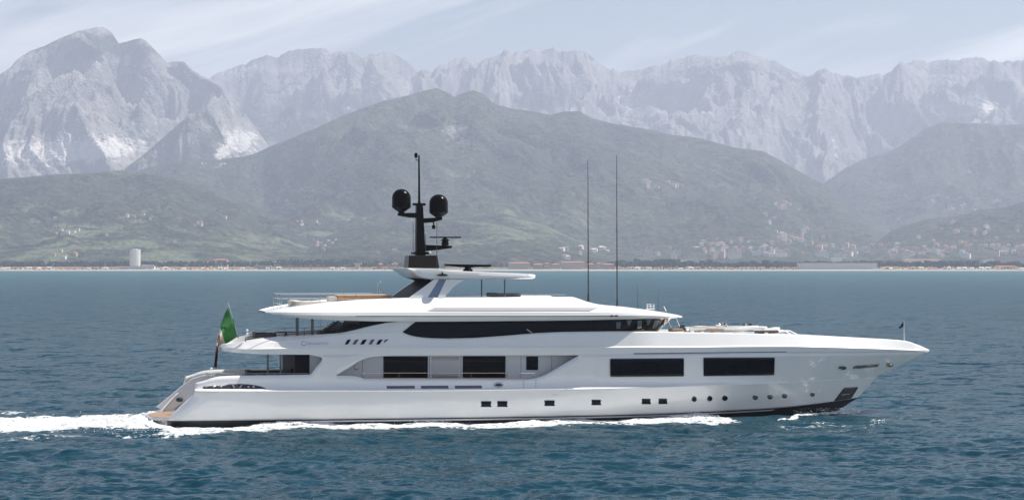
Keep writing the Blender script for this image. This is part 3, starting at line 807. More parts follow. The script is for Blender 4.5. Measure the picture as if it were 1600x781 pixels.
# rub rail on the knuckle
b = MB()
xsr = np.linspace(xa_of(1.0) + .02, at_x1230, 220)
gr = []
for x in xsr:
    w = 0.08 if x < at_x1230 - 0.6 else 0.08 * max(0.1, (at_x1230 - x) / 0.6)
    z = L_kn(x); y = hb_kn(x)
    y = quarter(y, x, XA_AFT, 1.3, .35)
    gr.append([(x, -y + .04, z - 0.05), (x, -y - w, z - 0.04), (x, -y - w, z + 0.02), (x, -y + .09, z + 0.15)])
sheet(b, gr); b.build('rub_rail', WHITE, YACHT, angle=30, recalc=False)

# ---- stern: raked transom, swim platform
XTR0, XTR1 = at(300, 655, -4.4).x - 0.2, at(330, 590, -4.4).x
def loc(px, py, c): p = at(px, py, c); return (p.x, p.z)
b = MB()
ztop = at(700, 592, -4.6).z - 0.95
b.prism([(XTR0, 0.2), (XTR0 + .1, 0.9), (XTR1, ztop), (XTR1 + 2.0, ztop), (XTR0 + 2.5, 0.2)], -2.7, 2.7)
b.build('transom', WHITE, YACHT, smooth=False, bevel=0.05)
for sgn in (-1, 1):
    b = MB(); n = 7
    for k in range(n):
        f0, f1 = k / n, (k + 1) / n
        x0 = XTR0 + (XTR1 - XTR0) * f0
        y0, y1 = sorted((sgn * 2.7, sgn * 4.15))
        b.box(x0, XTR1 + 1.2, y0, y1, 0.5 + (ztop - .5) * f0, 0.5 + (ztop - .5) * f1)
    b.build('stern_stair', WHITE, YACHT, smooth=False)
b = MB(); b.prism([loc(px, py, 4.2) for px, py in ((244,635.5),(258.6,623.6),(284.5,602),(300,591),(318,586),(350,587),(350,604),(304,614),(266,643),(251,645.5),(249.8,637.8))], 4.2, 4.36)
b.build('stern_wing', WHITE, YACHT, smooth=False, bevel=.03)
b = MB(); p = at(280.5, 624, 4.15); b.lathe([(0,-.16),(.22,-.12),(.26,0),(.22,.12),(0,.16)], p, 14); b.build('stern_fairlead', TRIM, YACHT)
PLX = at(231, 655, -1.5).x
def plat(name, z0, z1, inset, m):
    pts = []
    for k in range(41):
        a = -1 + 2 * k / 40
        y = a * (4.25 - inset)
        x = PLX + inset + 2.1 * abs(a) ** 3.2
        pts.append((x, y))
    b = MB(); n = len(pts)
    xe = XTR0 + 2.5
    vs = [(x, y, z0) for x, y in pts] + [(xe, 4.25 - inset, z0), (xe, -4.25 + inset, z0)] + [(x, y, z1) for x, y in pts] + [(xe, 4.25 - inset, z1), (xe, -4.25 + inset, z1)]
    N2 = n + 2
    fs = [tuple(range(N2)), tuple(range(2*N2-1, N2-1, -1))] + [(i, N2+i, N2+(i+1) % N2, (i+1) % N2) for i in range(N2)]
    b.add(vs, fs); return b.build(name, m, YACHT, angle=30, bevel=0.02)
zp = at(250, 655, -3.6).z
plat('swim_platform', zp - .12, zp + .06, 0.0, GREYP)
plat('platform_teak', zp + .064, zp + .09, 0.16, TEAK)
plat('platform_base', -0.6, zp - .124, 0.35, GREYP)

# ---- upper deck band: overhang at the stern, bulwark, foredeck, all one shell
L_cr = Line([(345,546.5),(360,546.5),(400,545.5),(450,544.3),(500,543.6),(700,543.6),(880,543),(992,542.5),(1080,542.4),(1150,541.5),(1230,541),(1300,542.5),(1380,545),(1452,548)], lambda x: hb_deck(x) + .02)
def tilt(x):      # how far the bulwark leans in at its top
    xq0, xq1 = XQ0, XQ1
    f = max(0.0, min(1.0, (x - xq0) / (xq1 - xq0))); f = f*f*(3-2*f)
    g = max(0.0, min(1.0, (XQA - x) / 6.0))
    return 0.17 + 0.15 * f
XQA = at(520, 530, -4.6).x; XQA2 = at(575, 520, -4.6).x
XQ0, XQ1 = at(985, 530, -4.6).x, at(1040, 530, -4.3).x
hb_top = lambda x: max(0.0, hb_deck(x) - tilt(x) * min(1.0, hb_deck(x) / 2.2))
L_top = Line([(345,545),(352,541.5),(370,537),(395,531),(430,526.5),(480,523.5),(530,520.5),(560,518.5),(590,518.5),(628,519),(638,523),(650,526),(675,528.3),(700,529),(740,528),(800,523.8),(840,520.5),(880,519),(940,518.3),(1000,518),(1035,518),(1060,518.7),(1100,519.3),(1160,520.7),(1240,522.7),(1300,525.5),(1360,528.7),(1413,532),(1435,538.5),(1452,546)], hb_top)
X0 = at(343, 546, 0).x; XE = XT
def end_plan(x, xe, ln, p=2.2, least=0.0):      # plan rounding towards an end at xe (aft if ln > 0)
    d = (x - xe) / ln
    if d >= 1: return 1.0
    return least + (1 - least) * (1 - (1 - max(0.0, d)) ** p) ** (1 / p)
xs = np.concatenate([X0 + 7 * np.linspace(0, 1, 26) ** 1.8, np.linspace(X0 + 7, XE - 2, 190)[1:], XE - 2 + 2 * np.linspace(0, 1, 20)[1:]])
rings = []
for x in xs:
    e = end_plan(x, X0, 3.6, 2.2, 0.25)
    hd = hb_deck(x) * e; hc = (hb_deck(x) + .10 * min(1, hb_deck(x))) * e; ht = hb_top(x) * e
    if x > XE - .001: hd = hc = ht = 0.02
    zl, zc, zt = L_low(x), L_cr(x), L_top(x)
    zc = min(max(zc, zl + .012), zt - 0.012) if zt - zl > .03 else (zl + zt) / 2
    fore = max(0.0, min(1.0, (x - XQ1) / 1.0))
    zd = (1 - fore) * min(zl + .22, zt - .02) + fore * (zt - 0.20 * min(1, hd / 1.0))
    zd = min(zd, zt - 0.005)
    wl = 0.16 * min(1, hd / 1.2)
    ch = .05 + .42 * max(0.0, min(1.0, (XQA2 - x) / (XQA2 - X0 - 1.0)))
    rings.append([(x, -0.0, zl + 0.0), (x, -(hd - .35 * min(1, hd / 2)), zl + .005), (x, -hd, zl), (x, -hc, zc - .02), (x, -hc, zc), (x, -(hc - .10 * min(1, hc)), zc + min(.09, (zt - zc) * .3)), (x, -ht, zt - min(ch, (zt-zc)*.75)), (x, -(ht - min(ch * 1.3, .6 * ht)), zt), (x, -(ht - max(wl, min(ch * 1.3 + .06, .65 * ht))), zt), (x, -max(.01, ht - max(wl, min(ch * 1.3 + .06, .65 * ht)) - .03), zd), (x, 0.0, zd)])
BAND = shell('upper_deck', rings, WHITE, angle=20)
# dark strip under the band, and thin line on to the bow
def strip(name, pts, hbf, half, out, m, n=120):
    l = Line(pts, hbf); b = MB(); gr = []
    for x in np.linspace(l.x[0], l.x[-1], n):
        y = hbf(x); z = l(x)
        gr.append([(x, -y + .02, z - half), (x, -y - out, z - half), (x, -y - out, z + half), (x, -y + .02, z + half)])
    sheet(b, gr); return b.build(name, m, YACHT, angle=30, recalc=False)
strip('dark_line', [(990,552.2),(1100,550.9),(1229,549.4)], lambda x: hb_deck(x) + .01, 0.032, 0.02, SLOT)
strip('bow_line', [(1230,550.2),(1300,550.2),(1400,549.6),(1448,548.6)], lambda x: hb_deck(x) + .005, 0.028, 0.02, GREYP)

# ---- main deck: floor, deckhouse set in from the side
zmd = at(700, 592, -4.6).z - 1.0
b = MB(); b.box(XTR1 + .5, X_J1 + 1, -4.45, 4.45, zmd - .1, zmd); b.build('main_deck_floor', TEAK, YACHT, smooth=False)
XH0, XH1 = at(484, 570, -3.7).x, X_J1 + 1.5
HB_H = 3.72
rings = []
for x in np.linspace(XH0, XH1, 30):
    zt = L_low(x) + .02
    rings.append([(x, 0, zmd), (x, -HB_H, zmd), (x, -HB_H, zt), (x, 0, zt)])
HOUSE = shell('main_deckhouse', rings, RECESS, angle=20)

# ---- bridge deck house
L_bb = Line([(528,521.5),(560,519.6),(590,519.4),(628,520),(638,524),(650,527),(675,529.3),(700,530),(740,529),(800,524.8),(840,521.5),(880,520),(940,519.3),(1000,519),(1036,519)], lambda x: hb_top(x) - .02)
hb_roofin = lambda x: 4.30
L_bt = Line([(528,520.8),(540,518.5),(555,515.3),(572,511),(590,507),(606,504.2),(622,502.3),(648,500.5),(700,499.8),(900,498.6),(1047,496.2)], hb_roofin)
XB0, XB1 = L_bb.x[0], L_bb.x[-1]; XBT = at(1046, 497, -1.5).x
rings = []
for f in np.concatenate([np.linspace(0, .82, 110), .82 + .18 * (1 - (1 - np.linspace(0, 1, 34)[1:]) ** 1.8)]):
    xb = XB0 + (XB1 + .6 - XB0) * f; xt = XB0 + (XBT + .5 - XB0) * f
    e = end_plan(-xb, -(XB1 + .6), 5.0, 2.3, 0.0); e2 = end_plan(-xt, -(XBT + .5), 5.0, 2.3, 0.0)
    yb, yt = (hb_top(xb) - .02) * max(e, .01), hb_roofin(xt) * max(e2, .01)
    zb, zt = L_bb(xb) - .05, max(L_bt(xt), L_bb(xb) - .02)
    rings.append([(xb, 0, zb - .3), (xb, -yb, zb - .3), (xb, -yb, zb), (xt, -yt, zt), (xt, 0, zt)])
BRIDGE = shell('bridge_deckhouse', rings, WHITE, angle=22)

# ---- sun deck roof
XR0 = at(412, 487.3, -1.5).x; XR1 = at(1067, 494.5, -.8).x
def rp(x, full):
    return full * min(end_plan(x, XR0, 4.5, 2.3, 0.45), end_plan(-x, -XR1, 7.5, 2.1, 0.03))
hR = {'u': 3.9, 'b': 4.55, 'g': 4.95, 'f': 4.88, 's': 4.62, 'k': 4.35, 't': 3.7}
def RL(pts, key): return Line(pts, lambda x: rp(x, hR[key]))
L_rb = RL([(412,488),(440,493.2),(470,497),(500,499),(552,501),(600,502),(700,502),(900,500.3),(960,499),(1020,498),(1067,495.6)], 'b')
L_rg = RL([(412,487.8),(440,490.5),(470,492.3),(500,493),(560,493.7),(700,493.8),(900,493.6),(960,493.2),(1020,493.8),(1067,495.2)], 'g')
L_rf = RL([(412,487.2),(440,487.6),(520,488),(560,488),(700,487.6),(900,487.8),(960,488),(1020,490),(1067,494.7)], 'f')
L_rs = RL([(412,487.0),(440,486.2),(500,484.5),(560,484),(650,484.5),(668,486.4),(900,486.4),(925,486.8),(960,486),(1020,488.4),(1067,494.5)], 's')
L_rk = RL([(412,486.9),(440,484),(500,477.5),(560,475.2),(650,476.5),(680,479.6),(900,479.6),(938,480.5),(960,481.5),(1020,486.5),(1067,494.3)], 'k')
L_rt = RL([(412,486.8),(440,481.8),(470,477.5),(520,471.5),(560,468.5),(600,466.5),(640,465),(700,464.3),(880,463.8),(893,463.8),(905,467),(918,471.5),(935,475.3),(975,479.3),(1020,485.2),(1067,494.1)], 't')
rings = []
for x in np.concatenate([XR0 + 5 * np.linspace(0, 1, 24) ** 1.8, np.linspace(XR0 + 5, XR1 - 8, 150)[1:], XR1 - 8 + 8 * (1 - (1 - np.linspace(0, 1, 40)[1:]) ** 1.8)]):
    zb, zg, zf, zs, zk, zt = [l(x) for l in (L_rb, L_rg, L_rf, L_rs, L_rk, L_rt)]
    y = {k: rp(x, v) for k, v in hR.items()}
    g = min(.035, max(.002, (zf - zg) * .2))
    rings.append([(x, 0, zb + .12), (x, -y['u'], zb + .10), (x, -y['b'], zb), (x, -y['g'] + .03*min(1,y['g']), zg - g), (x, -y['g'] * .994, zg - g*.2), (x, -y['g'], zg + g), (x, -y['f'], zf), (x, -y['s'], zs), (x, -y['k'], zk), (x, -y['t'], zt), (x, -y['t'] * .93, zt + .012), (x, -y['t'] * .9, zt - .05*min(1, y['t']/2)), (x, 0, zt - .05*min(1, y['t']/2))])
ROOF = shell('sun_deck', rings, WHITE, angle=16)
# dark shadow groove
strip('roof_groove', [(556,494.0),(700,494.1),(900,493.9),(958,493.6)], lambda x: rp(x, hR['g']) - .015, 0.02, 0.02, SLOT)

# ---- surface-mounted detail: cast onto the shells from the starboard side
C.view_layer.update()
DEPS = C.evaluated_depsgraph_get()
def hit(px, py, objs):
    d = ray_l(px, py).normalized(); best = None
    for o in objs:
        ok, p, n, _ = o.evaluated_get(DEPS).ray_cast(CAM_L, d)
        if ok and (best is None or (p - CAM_L).length < best[2]): best = (p, n, (p - CAM_L).length)
    return best
def rounded(poly, r, seg=4):
    out = []; n = len(poly)
    for i in range(n):
        p0, p, p1 = Vector(poly[i-1]), Vector(poly[i]), Vector(poly[(i+1) % n])
        a, c = (p0 - p), (p1 - p)
        rr = min(r, a.length * .45, c.length * .45)
        q0, q1 = p + a.normalized() * rr, p + c.normalized() * rr
        for k in range(seg + 1):
            t = k / seg
            out.append(((1-t)**2 * q0 + 2*t*(1-t) * p + t*t * q1)[:])
    return out
def ybounds(poly, x):
    ys = []
    n = len(poly)
    for i in range(n):
        (x0, y0), (x1, y1) = poly[i], poly[(i+1) % n]
        if (x0 <= x <= x1) or (x1 <= x <= x0):
            if abs(x1 - x0) < 1e-6: ys += [y0, y1]
            else: ys.append(y0 + (y1 - y0) * (x - x0) / (x1 - x0))
    return min(ys), max(ys)
def panel(name, poly, objs, m, off=0.015, thick=0.04, r=1.5, rows=4, step=3.0, parent=YACHT):
    """a pane or plate that follows the surface under the outline"""
    pl = rounded(poly, r) if r else poly
    x0, x1 = min(p[0] for p in pl), max(p[0] for p in pl)
    e = 1e-3
    xs = sorted(set([min(max(p[0], x0 + e), x1 - e) for p in pl] + list(np.linspace(x0 + e, x1 - e, max(3, int((x1 - x0) / step))))))
    cols = []
    for x in xs:
        a, c = ybounds(pl, x); col = []
        for k in range(rows + 1):
            h = hit(x, a + (c - a) * k / rows, objs)
            if h is None: break
            p, nn, _ = h
            if nn.dot(CAM_L - p) < 0: nn = -nn
            nn = Vector((nn.x * .3, nn.y, nn.z * .3)).normalized()
            col.append(tuple(p + nn * off))
        if len(col) == rows + 1: cols.append(col)
    b = MB()
    for c in cols: b.v += c
    n = rows + 1
    for i in range(len(cols) - 1):
        for k in range(rows):
            b.face((i*n+k, i*n+k+1, (i+1)*n+k+1, (i+1)*n+k))
    o = b.build(name, m, parent, angle=30, merge=False, recalc=False)
    md = o.modifiers.new('thickness', 'SOLIDIFY'); md.thickness = thick; md.offset = 0
    return o
def rect(x0, y0, x1, y1): return [(x0, y0), (x1, y0), (x1, y1), (x0, y1)]
def disc(cx, cy, rx, ry, n=20): return [(cx + rx * math.cos(2*math.pi*k/n), cy + ry * math.sin(2*math.pi*k/n)) for k in range(n)]
HB = [HULL, BAND]
# large forward windows
for q in ([(953.3,560.3),(1068.2,559.5),(1068.2,587.3),(953.5,588)], [(1099.2,558.6),(1210.3,558.2),(1209.3,585.3),(1099.2,587)]):
    f = panel('window_frame', [(q[0][0]-1, q[0][1]-.9), (q[1][0]+1, q[1][1]-.9), (q[2][0]+1, q[2][1]+.9), (q[3][0]-1, q[3][1]+.9)], [HULL], GREYP, .006, .03, 2.2)
    panel('window', q, [HULL], GLASS, .02, .03, 2.0, rows=6)
for (x0, y0, x1, y1) in ((752,626.6,767,634.6), (777.3,626.4,792.2,634.4), (851,625.3,866,633), (924.6,624.3,938.4,631.7), (1003,622.7,1016,630.2), (1029.3,622.5,1041.8,630)):
    panel('portlight_frame', rect(x0-.8, y0-.6, x1+1.0, y1+.8), [HULL], CHROME, .006, .02, 1.2, rows=2)
    panel('portlight', rect(x0, y0, x1, y1), [HULL], GLASS, .02, .02, 1.0, rows=2)
for (cx, cy, r) in ((1084.5,622.8,3.6), (1108.6,621.9,3.6), (1132.4,621.2,3.6), (1180,620,3.3), (1203,619.2,3.2), (1225.8,617.8,3.1), (1269.3,615.5,2.8)):
    panel('porthole_rim', disc(cx, cy, r + .9, r + .9), [HULL], CHROME, .012, .03, 0, rows=4, step=.7)
    panel('porthole', disc(cx, cy, r, r), [HULL], SLOT if cx > 1170 else GLASS, .028, .02, 0, rows=4, step=.7)
# anchor pocket and bow fairleads
panel('anchor_pocket', [(1319,605),(1341.5,604),(1330,622),(1302.5,626.5)], [HULL], POCKET, .012, .03, 2.5, step=1.5)
panel('anchor', [(1314,615.5),(1327,614.4),(1326,617.5),(1313,618.5)], [HULL], BRONZE, .05, .08, 1, step=1.5)
panel('fairlead', disc(1316, 573.8, 6.2, 3.2), [HULL], BRONZE, .03, .08, 0, step=.8)
panel('fairlead_bar', [(1332,573.5),(1338,570),(1358,569.3),(1374,568),(1370,572.3),(1345,574.5),(1333,575.2)], [HULL], BRONZE, .03, .06, .8, step=1)
panel('fairlead', disc(1390, 569.3, 5.2, 3.0), [HULL], BRONZE, .03, .08, 0, step=.8)
# side slots, chrome fairlead, aft mooring opening
for q in ([(604,602.6),(648,602.4),(648,606.6),(604.5,606.8)], [(657.5,602.4),(700.5,602.2),(700.8,606.5),(658,606.7)], [(710.5,602.2),(752.5,602),(753.3,606.2),(711,606.5)]):
    panel('bulwark_slot', q, [HULL], SLOT, .006, .02, .6, rows=2)
panel('fairlead_ring', disc(779, 601.2, 8.3, 4.1), [HULL], CHROME, .02, .06, 0, step=1)
panel('fairlead_hole', disc(779, 601.2, 5.6, 2.3), [HULL], TRIM, .06, .02, 0, step=1)
MO = panel('mooring_opening', [(317,603.6),(330,602.6),(350,602.2),(358,599.8),(372,599.4),(392,600.6),(406,603),(416.5,606.2),(400,607),(318,606.6)], [HULL], TRIM, .01, .02, 1, step=1.5)
for cx in (322, 334, 345, 388, 396): panel('bollard', disc(cx, 604, 2.0, 1.3), [HULL], CHROME, .05, .06, 0, step=.6, rows=2)
for q in ([(362,600.4),(364,600.4),(367,606),(365,606)], [(377,600.6),(379,600.6),(375,606),(373,606)]): panel('opening_bar', q, [HULL], CHROME, .05, .03, 0, step=.5, rows=2)
for q in ([(818,592.6),(818.6,592.6),(818.6,609),(818,609)], [(837,590.6),(837.6,590.6),(837.6,608.6),(837,608.6)]): panel('shell_door_seam', q, [HULL], PANELG, .006, .012, 0, rows=4, step=.3)
panel('scuff_mark', [(862,616.3),(870,615.8),(870,616.4),(862,616.9)], [HULL], PANELG, .006, .01, 0, rows=2, step=1)
# windows on the main deckhouse
for q in (rect(600.3,557.4,667.6,589.4), rect(723.8,557,789,589)):
    panel('window_frame', rect(q[0][0]-1, q[0][1]-1, q[2][0]+1, q[2][1]+1), [HOUSE], TRIM, .006, .02, 1.8)
    panel('window', q, [HOUSE], GLASS, .03, .03, 1.6)
panel('door_panel', rect(674.8,557.6,716.6,590.5), [HOUSE], GREYP, .02, .03, .8)
panel('window', rect(822.3,556.6,840.6,577.6), [HOUSE], GLASS, .02, .03, 1)
for x in (566.3, 599, 671, 720, 814, 862): panel('wall_seam', rect(x-.28, 556.5, x+.28, 591.5), [HOUSE], SLOT, .004, .01, 0, step=.3)
panel('round_light', disc(557, 574, 3.6, 3.6), [HOUSE], CHROME, .03, .06, 0, step=.7)
panel('round_light_glass', disc(557, 574, 2.2, 2.2), [HOUSE], LAMPM, .07, .03, 0, step=.7)
panel('hull_lamp', disc(566, 583, 3.2, 1.7), [HOUSE], LAMPM, .5, .08, 0, step=.7)
# dark glazed end of the saloon aft
b = MB(); xg0, xg1 = at(461, 570, -3.6).x, at(483.5, 570, -3.6).x
b.box(xg0, XH0 + .1, -3.55, 3.55, zmd, L_low(XH0) - .02); b.build('saloon_bulkhead', DGREY, YACHT, smooth=False)
# bridge windows
BW = [(649,502.6),(628.8,518.4),(634,521),(641,523.6),(650,525.6),(662,527.1),(675,528),(700,528.6),(740,527.6),(770,525.6),(800,523.2),(840,519.9),(880,518.2),(940,517.4),(1000,517),(1034,516.9),(1044.5,497.6),(900,500),(750,502)]
panel('bridge_window', BW, [BRIDGE], GLASS, .03, .03, 1.0, rows=6, step=2.5)
for x in (1004.5,): panel('window_post', [(x,498.3),(x+1.4,498.3),(x+1.2,516.8),(x-.2,516.8)], [BRIDGE], MASTB, .05, .03, 0, step=.5)
panel('window_post', [(1038.5,497.9),(1041.5,497.8),(1033,516.8),(1030,516.9)], [BRIDGE], BRONZE, .06, .04, 0, step=.5)
panel('window_post', [(1043,497.7),(1045,497.6),(1037,516.5),(1034.5,516.8)], [BRIDGE], WHITE, .06, .04, 0, step=.5)
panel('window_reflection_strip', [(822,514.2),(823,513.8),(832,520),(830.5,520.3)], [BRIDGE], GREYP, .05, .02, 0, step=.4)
PATCH = mat('pale_interior_patch', (0.10, 0.11, 0.12), 0.1)  # pale patches on the opaque panes stand in for light interior shapes
for q in ([(962,503),(970,502),(969,513),(963,513.5)], [(979,499.5),(987,499.3),(983,508.5),(980.5,508)], [(996,500.5),(1003,500),(1002,512.5),(995,513)], [(1009,499.5),(1017,499.2),(1012,508)], [(1022,499.8),(1031,499.3),(1024,512),(1019,512.5)]):
    panel('interior_patch', q, [BRIDGE], PATCH, .055, .012, .6, rows=3, step=.8)
# gills
for i, (x0, x1) in enumerate(((538.5,548.5),(550.5,560.5),(562.5,573.5),(575.5,585.5),(587.5,598))):
    panel('gill', [(x0+4.5,530.4),(x1,530),(x1-5,537.6),(x0,538)], HB, DGREY if i % 2 == 0 else SLOT, .012, .02, 1.2, rows=3, step=.8)
    panel('gill_lip', [(x1+.1,530.2),(x1+1.4,530),(x1-3.2,538.2),(x1-5,538)], HB, WHITE, .05, .05, 0, rows=2, step=.6)
panel('gill', [(601.5,530.2),(607.5,529.8),(599.5,536.4)], HB, SLOT, .012, .02, .6, rows=3, step=.8)
# builder's mark: ring emblem and lettering on the bulwark
panel('emblem_ring', disc(474.8, 536.2, 4.4, 3.9, 24), HB, LOGO, .012, .012, 0, step=.5)
panel('emblem_center', disc(474.8, 536.2, 3.2, 2.8, 24), HB, WHITE, .022, .012, 0, step=.5)
def letters(text, px0, px1, py, objs, m, hpx):
    cu = bpy.data.curves.new('lettering', 'FONT'); cu.body = text; cu.align_x = 'LEFT'; cu.size = 1.0; cu.extrude = 0.004
    tmp = bpy.data.objects.new('lettering_tmp', cu); COL.objects.link(tmp); C.view_layer.update()
    me = bpy.data.meshes.new_from_object(tmp.evaluated_get(C.evaluated_depsgraph_get()))
    w = max(v.co.x for v in me.vertices); hh = max(v.co.y for v in me.vertices)
    bpy.data.objects.remove(tmp)
    a, c = hit(px0, py, objs), hit(px1, py, objs); up = hit(px0, py - hpx, objs)
    A, Bp, U = a[0], c[0], up[0]
    ex = (Bp - A) / w; ey = (U - A) / hh; nrm = ex.cross(ey).normalized()
    for v in me.vertices: v.co = A + ex * v.co.x + ey * v.co.y + nrm * (.02 + v.co.z)
    me.materials.clear(); me.materials.append(m)
    o = bpy.data.objects.new('lettering', me); COL.objects.link(o); o.parent = YACHT
    return o
letters('B', 473.2, 476.4, 538, HB, LOGO, 3.6)
letters('BAGLIETTO', 481, 512, 538.2, HB, LOGO, 3.6)
# recessed panel along the sun deck side, its shade put into the grey
panel('roof_panel_shade', [(666,486.2),(680,480.3),(934,480.6),(922,486.2)], [ROOF], PANELG, .004, .012, .8, rows=3, step=4)
for x in (956, 963): panel('roof_lamp', [(x-2.5,492.3),(x+2,492),(x+2,494),(x-2.5,494.2)], [ROOF], TRIM, .03, .05, .4, rows=2, step=.6)
# ---- radar arch, hardtop, mast
def loc2(px, py, c): p = at(px, py, c); return (p.x, p.z)
ya = -3.5
def side_poly(pts, c=ya): return [loc2(px, py, c) for px, py in pts]
b = MB()
poly = side_poly([(636,466),(675,439.3),(658,434.5),(637,419.5),(681,420.3),(694,430),(690,471),(662,471)])
# dark transverse face of the arch
aft = side_poly([(637.5,466.5),(676.5,439.5),(659,434.5),(645,436.0),(672,440.8),(640,466.8)])
pa = [side_poly([p])[0] for p in ((636.5,466),(675.5,439.3),(659,434.2))]
b = MB()
th = .12
for (x0, z0), (x1, z1) in zip(pa[:-1], pa[1:]):
    b.prism([(x0, z0), (x1, z1), (x1 + th*2, z1), (x0 + th*2, z0)], -3.3, 3.3)
b.build('arch_panel', DGREY, YACHT, smooth=False)
zleg = at(680, 437, ya).z
for sgn in (1, -1):
    y0, y1 = sorted((sgn * ya, sgn * (ya + .22)))
    b = MB(); b.prism(side_poly([(636,466.5),(675,439),(678.5,436.4),(686,436.4),(663,471),(650,470)]), y0, y1)
    b.v = [(x, y - sgn * (-.20) * (z - zleg), z) for x, y, z in b.v]
    b.build('arch_leg', WHITE, YACHT, smooth=False, bevel=.02)
    b = MB(); b.prism(side_poly([(697,436.6),(726,436.8),(716,442.5),(708,448.5),(702,455),(694,464),(689.5,471.5),(681,471.5),(682,466)]), y0, y1)
    b.v = [(x, y - sgn * (-.20) * (z - zleg), z) for x, y, z in b.v]
    b.build('arch_leg', WHITE, YACHT, smooth=False, bevel=.02)
    b = MB(); yb = sgn * (ya + .14)
    b.prism(side_poly([(675.5,436.4),(697,436.6),(683.5,468),(662.5,469)]), *sorted((yb, yb + .03 * -sgn)))
    b.v = [(x, y - sgn * (-.20) * (z - zleg), z) for x, y, z in b.v]
    b.build('arch_glass', ARCHG, YACHT, smooth=False)
hardtop_hb = 3.7
top = [(637,418.8),(650,419),(681,420),(702,422.6),(740,424.3),(794,426.7),(840,428.6),(845.5,430)]
bot = [(637,419.6),(649,428),(659,434.2),(675,436.6),(700,436.3),(763,436),(840,435.7),(845.5,434.8)]
Lt = Line(top, hardtop_hb); Lbm = Line(bot, hardtop_hb)
XA, XF = Lt.x[0], Lt.x[-1]
rings = []
for x in np.concatenate([np.linspace(XA, XF - 1.2, 40), XF - 1.2 + 1.2 * (1 - (1 - np.linspace(0, 1, 14)[1:]) ** 2)]):
    w = hardtop_hb * end_plan(-x, -(XF + .03), 1.6, 2.6, 0.25)
    zt, zb = Lt(x), Lbm(x); c = .05
    zm = (zt + zb) / 2
    rings.append([(x, 0, zb), (x, -w + .35, zb), (x, -w + .04, zb + min(.08, (zt-zb)*.3)), (x, -w, zm), (x, -w + .05, zt - min(.04, (zt-zb)*.2)), (x, -w + .3, zt), (x, 0, zt + .03)])
shell('hardtop', rings, WHITE, angle=25)
for px in (752.5, 788.5):
    p = at(px, 437, -2.5); q = at(px, 464.5, -2.5)
    b = MB(); b.tube(q, p, .05, .05, 10); b.build('hardtop_post', POST, YACHT)
b = MB(); p = at(691, 429.8, -3.7)
b.lathe([(.0,-.06),(.35,-.05),(.42,0),(.30,.07),(.06,.1),(.05,.22),(0,.22)], (p.x, p.y - .05, p.z)); b.build('horn_lamp', MAST, YACHT)

MASTO = empty('mast'); MASTO.parent = YACHT
def pz(py, px=655, c=0): return at(px, py, c).z
def pxx(px, py, c=0): return at(px, py, c).x
b = MB()
x0, x1 = pxx(636, 399), pxx(680.5, 399)
zt, zb = pz(399), pz(419)
b.add([(x0-.1,-1.0,zb),(x1+.1,-1.0,zb),(x1+.1,1.0,zb),(x0-.1,1.0,zb),(x0,-.85,zt),(x1-.02,-.85,zt),(x1-.02,.85,zt),(x0,.85,zt)],
      [(0,3,2,1),(4,5,6,7),(0,1,5,4),(1,2,6,5),(2,3,7,6),(3,0,4,7)])
b.build('mast_base', MASTB, MASTO, smooth=False, bevel=.04)
b = MB()
def tap(xa0, xb0, z0, xa1, xb1, z1, y0, y1):
    b.add([(xa0,-y0,z0),(xb0,-y0,z0),(xb0,y0,z0),(xa0,y0,z0),(xa1,-y1,z1),(xb1,-y1,z1),(xb1,y1,z1),(xa1,y1,z1)],
          [(0,3,2,1),(4,5,6,7),(0,1,5,4),(1,2,6,5),(2,3,7,6),(3,0,4,7)])
tap(pxx(649,398), pxx(664,398), pz(399.5), pxx(650,318), pxx(660,318), pz(318), .32, .22)
b.box(pxx(644.5,398)-.02, pxx(672,398), -.5, .5, pz(397.5), pz(393.5))
b.box(pxx(645,320), pxx(664.5,320), -.16, .16, pz(321.2), pz(317.5))
b.box(pxx(653,316), pxx(657,316), -.1, .1, pz(317.5), pz(314.5))
b.tube((pxx(655,316), 0, pz(316)), (pxx(654.6,243), 0, pz(243)), .085, .06, 10)
b.build('mast_pole', MAST, MASTO, smooth=False, bevel=.015)
b = MB()
b.prism([loc2(px, py, 0) for px, py in ((621.5,333),(650,332.5),(650,340.5),(640,340),(621.5,337))], -.14, .14)
b.build('dome_arm', MAST, MASTO, smooth=False, bevel=.015)
b = MB()
b.prism([loc2(px, py, 0) for px, py in ((690.5,339.5),(662,341),(661,348.5),(675,347.5),(690.5,343.5))], -.14, .14)
b.build('dome_arm', MAST, MASTO, smooth=False, bevel=.015)
b = MB()
b.prism([loc2(px, py, 0) for px, py in ((705.5,384),(663,382.5),(662,392.5),(680,391),(705,387.5))], -.22, .22)
b.build('radar_arm', MAST, MASTO, smooth=False, bevel=.015)
def radome(cx, ytop, ybot, rpx):
    p = at(cx, ybot, 0); zt = at(cx, ytop, 0).z; r = rpx / 22.0; h = zt - p.z
    hc = h - r * .95
    prof = [(0, 0), (r*.30, 0), (r*.34, h*.05), (r*.93, h*.21), (r, h*.25), (r, hc)]
    prof += [(r * math.cos(a), hc + r*.95 * math.sin(a)) for a in np.linspace(0.12, math.pi/2 - .02, 12)]
    b = MB(); b.lathe(prof, (p.x, 0, p.z), 32); b.build('radome', MAST, MASTO, angle=28)
radome(627.2, 295.2, 332.8, 15.2)
radome(685.3, 303.6, 341.2, 15.2)
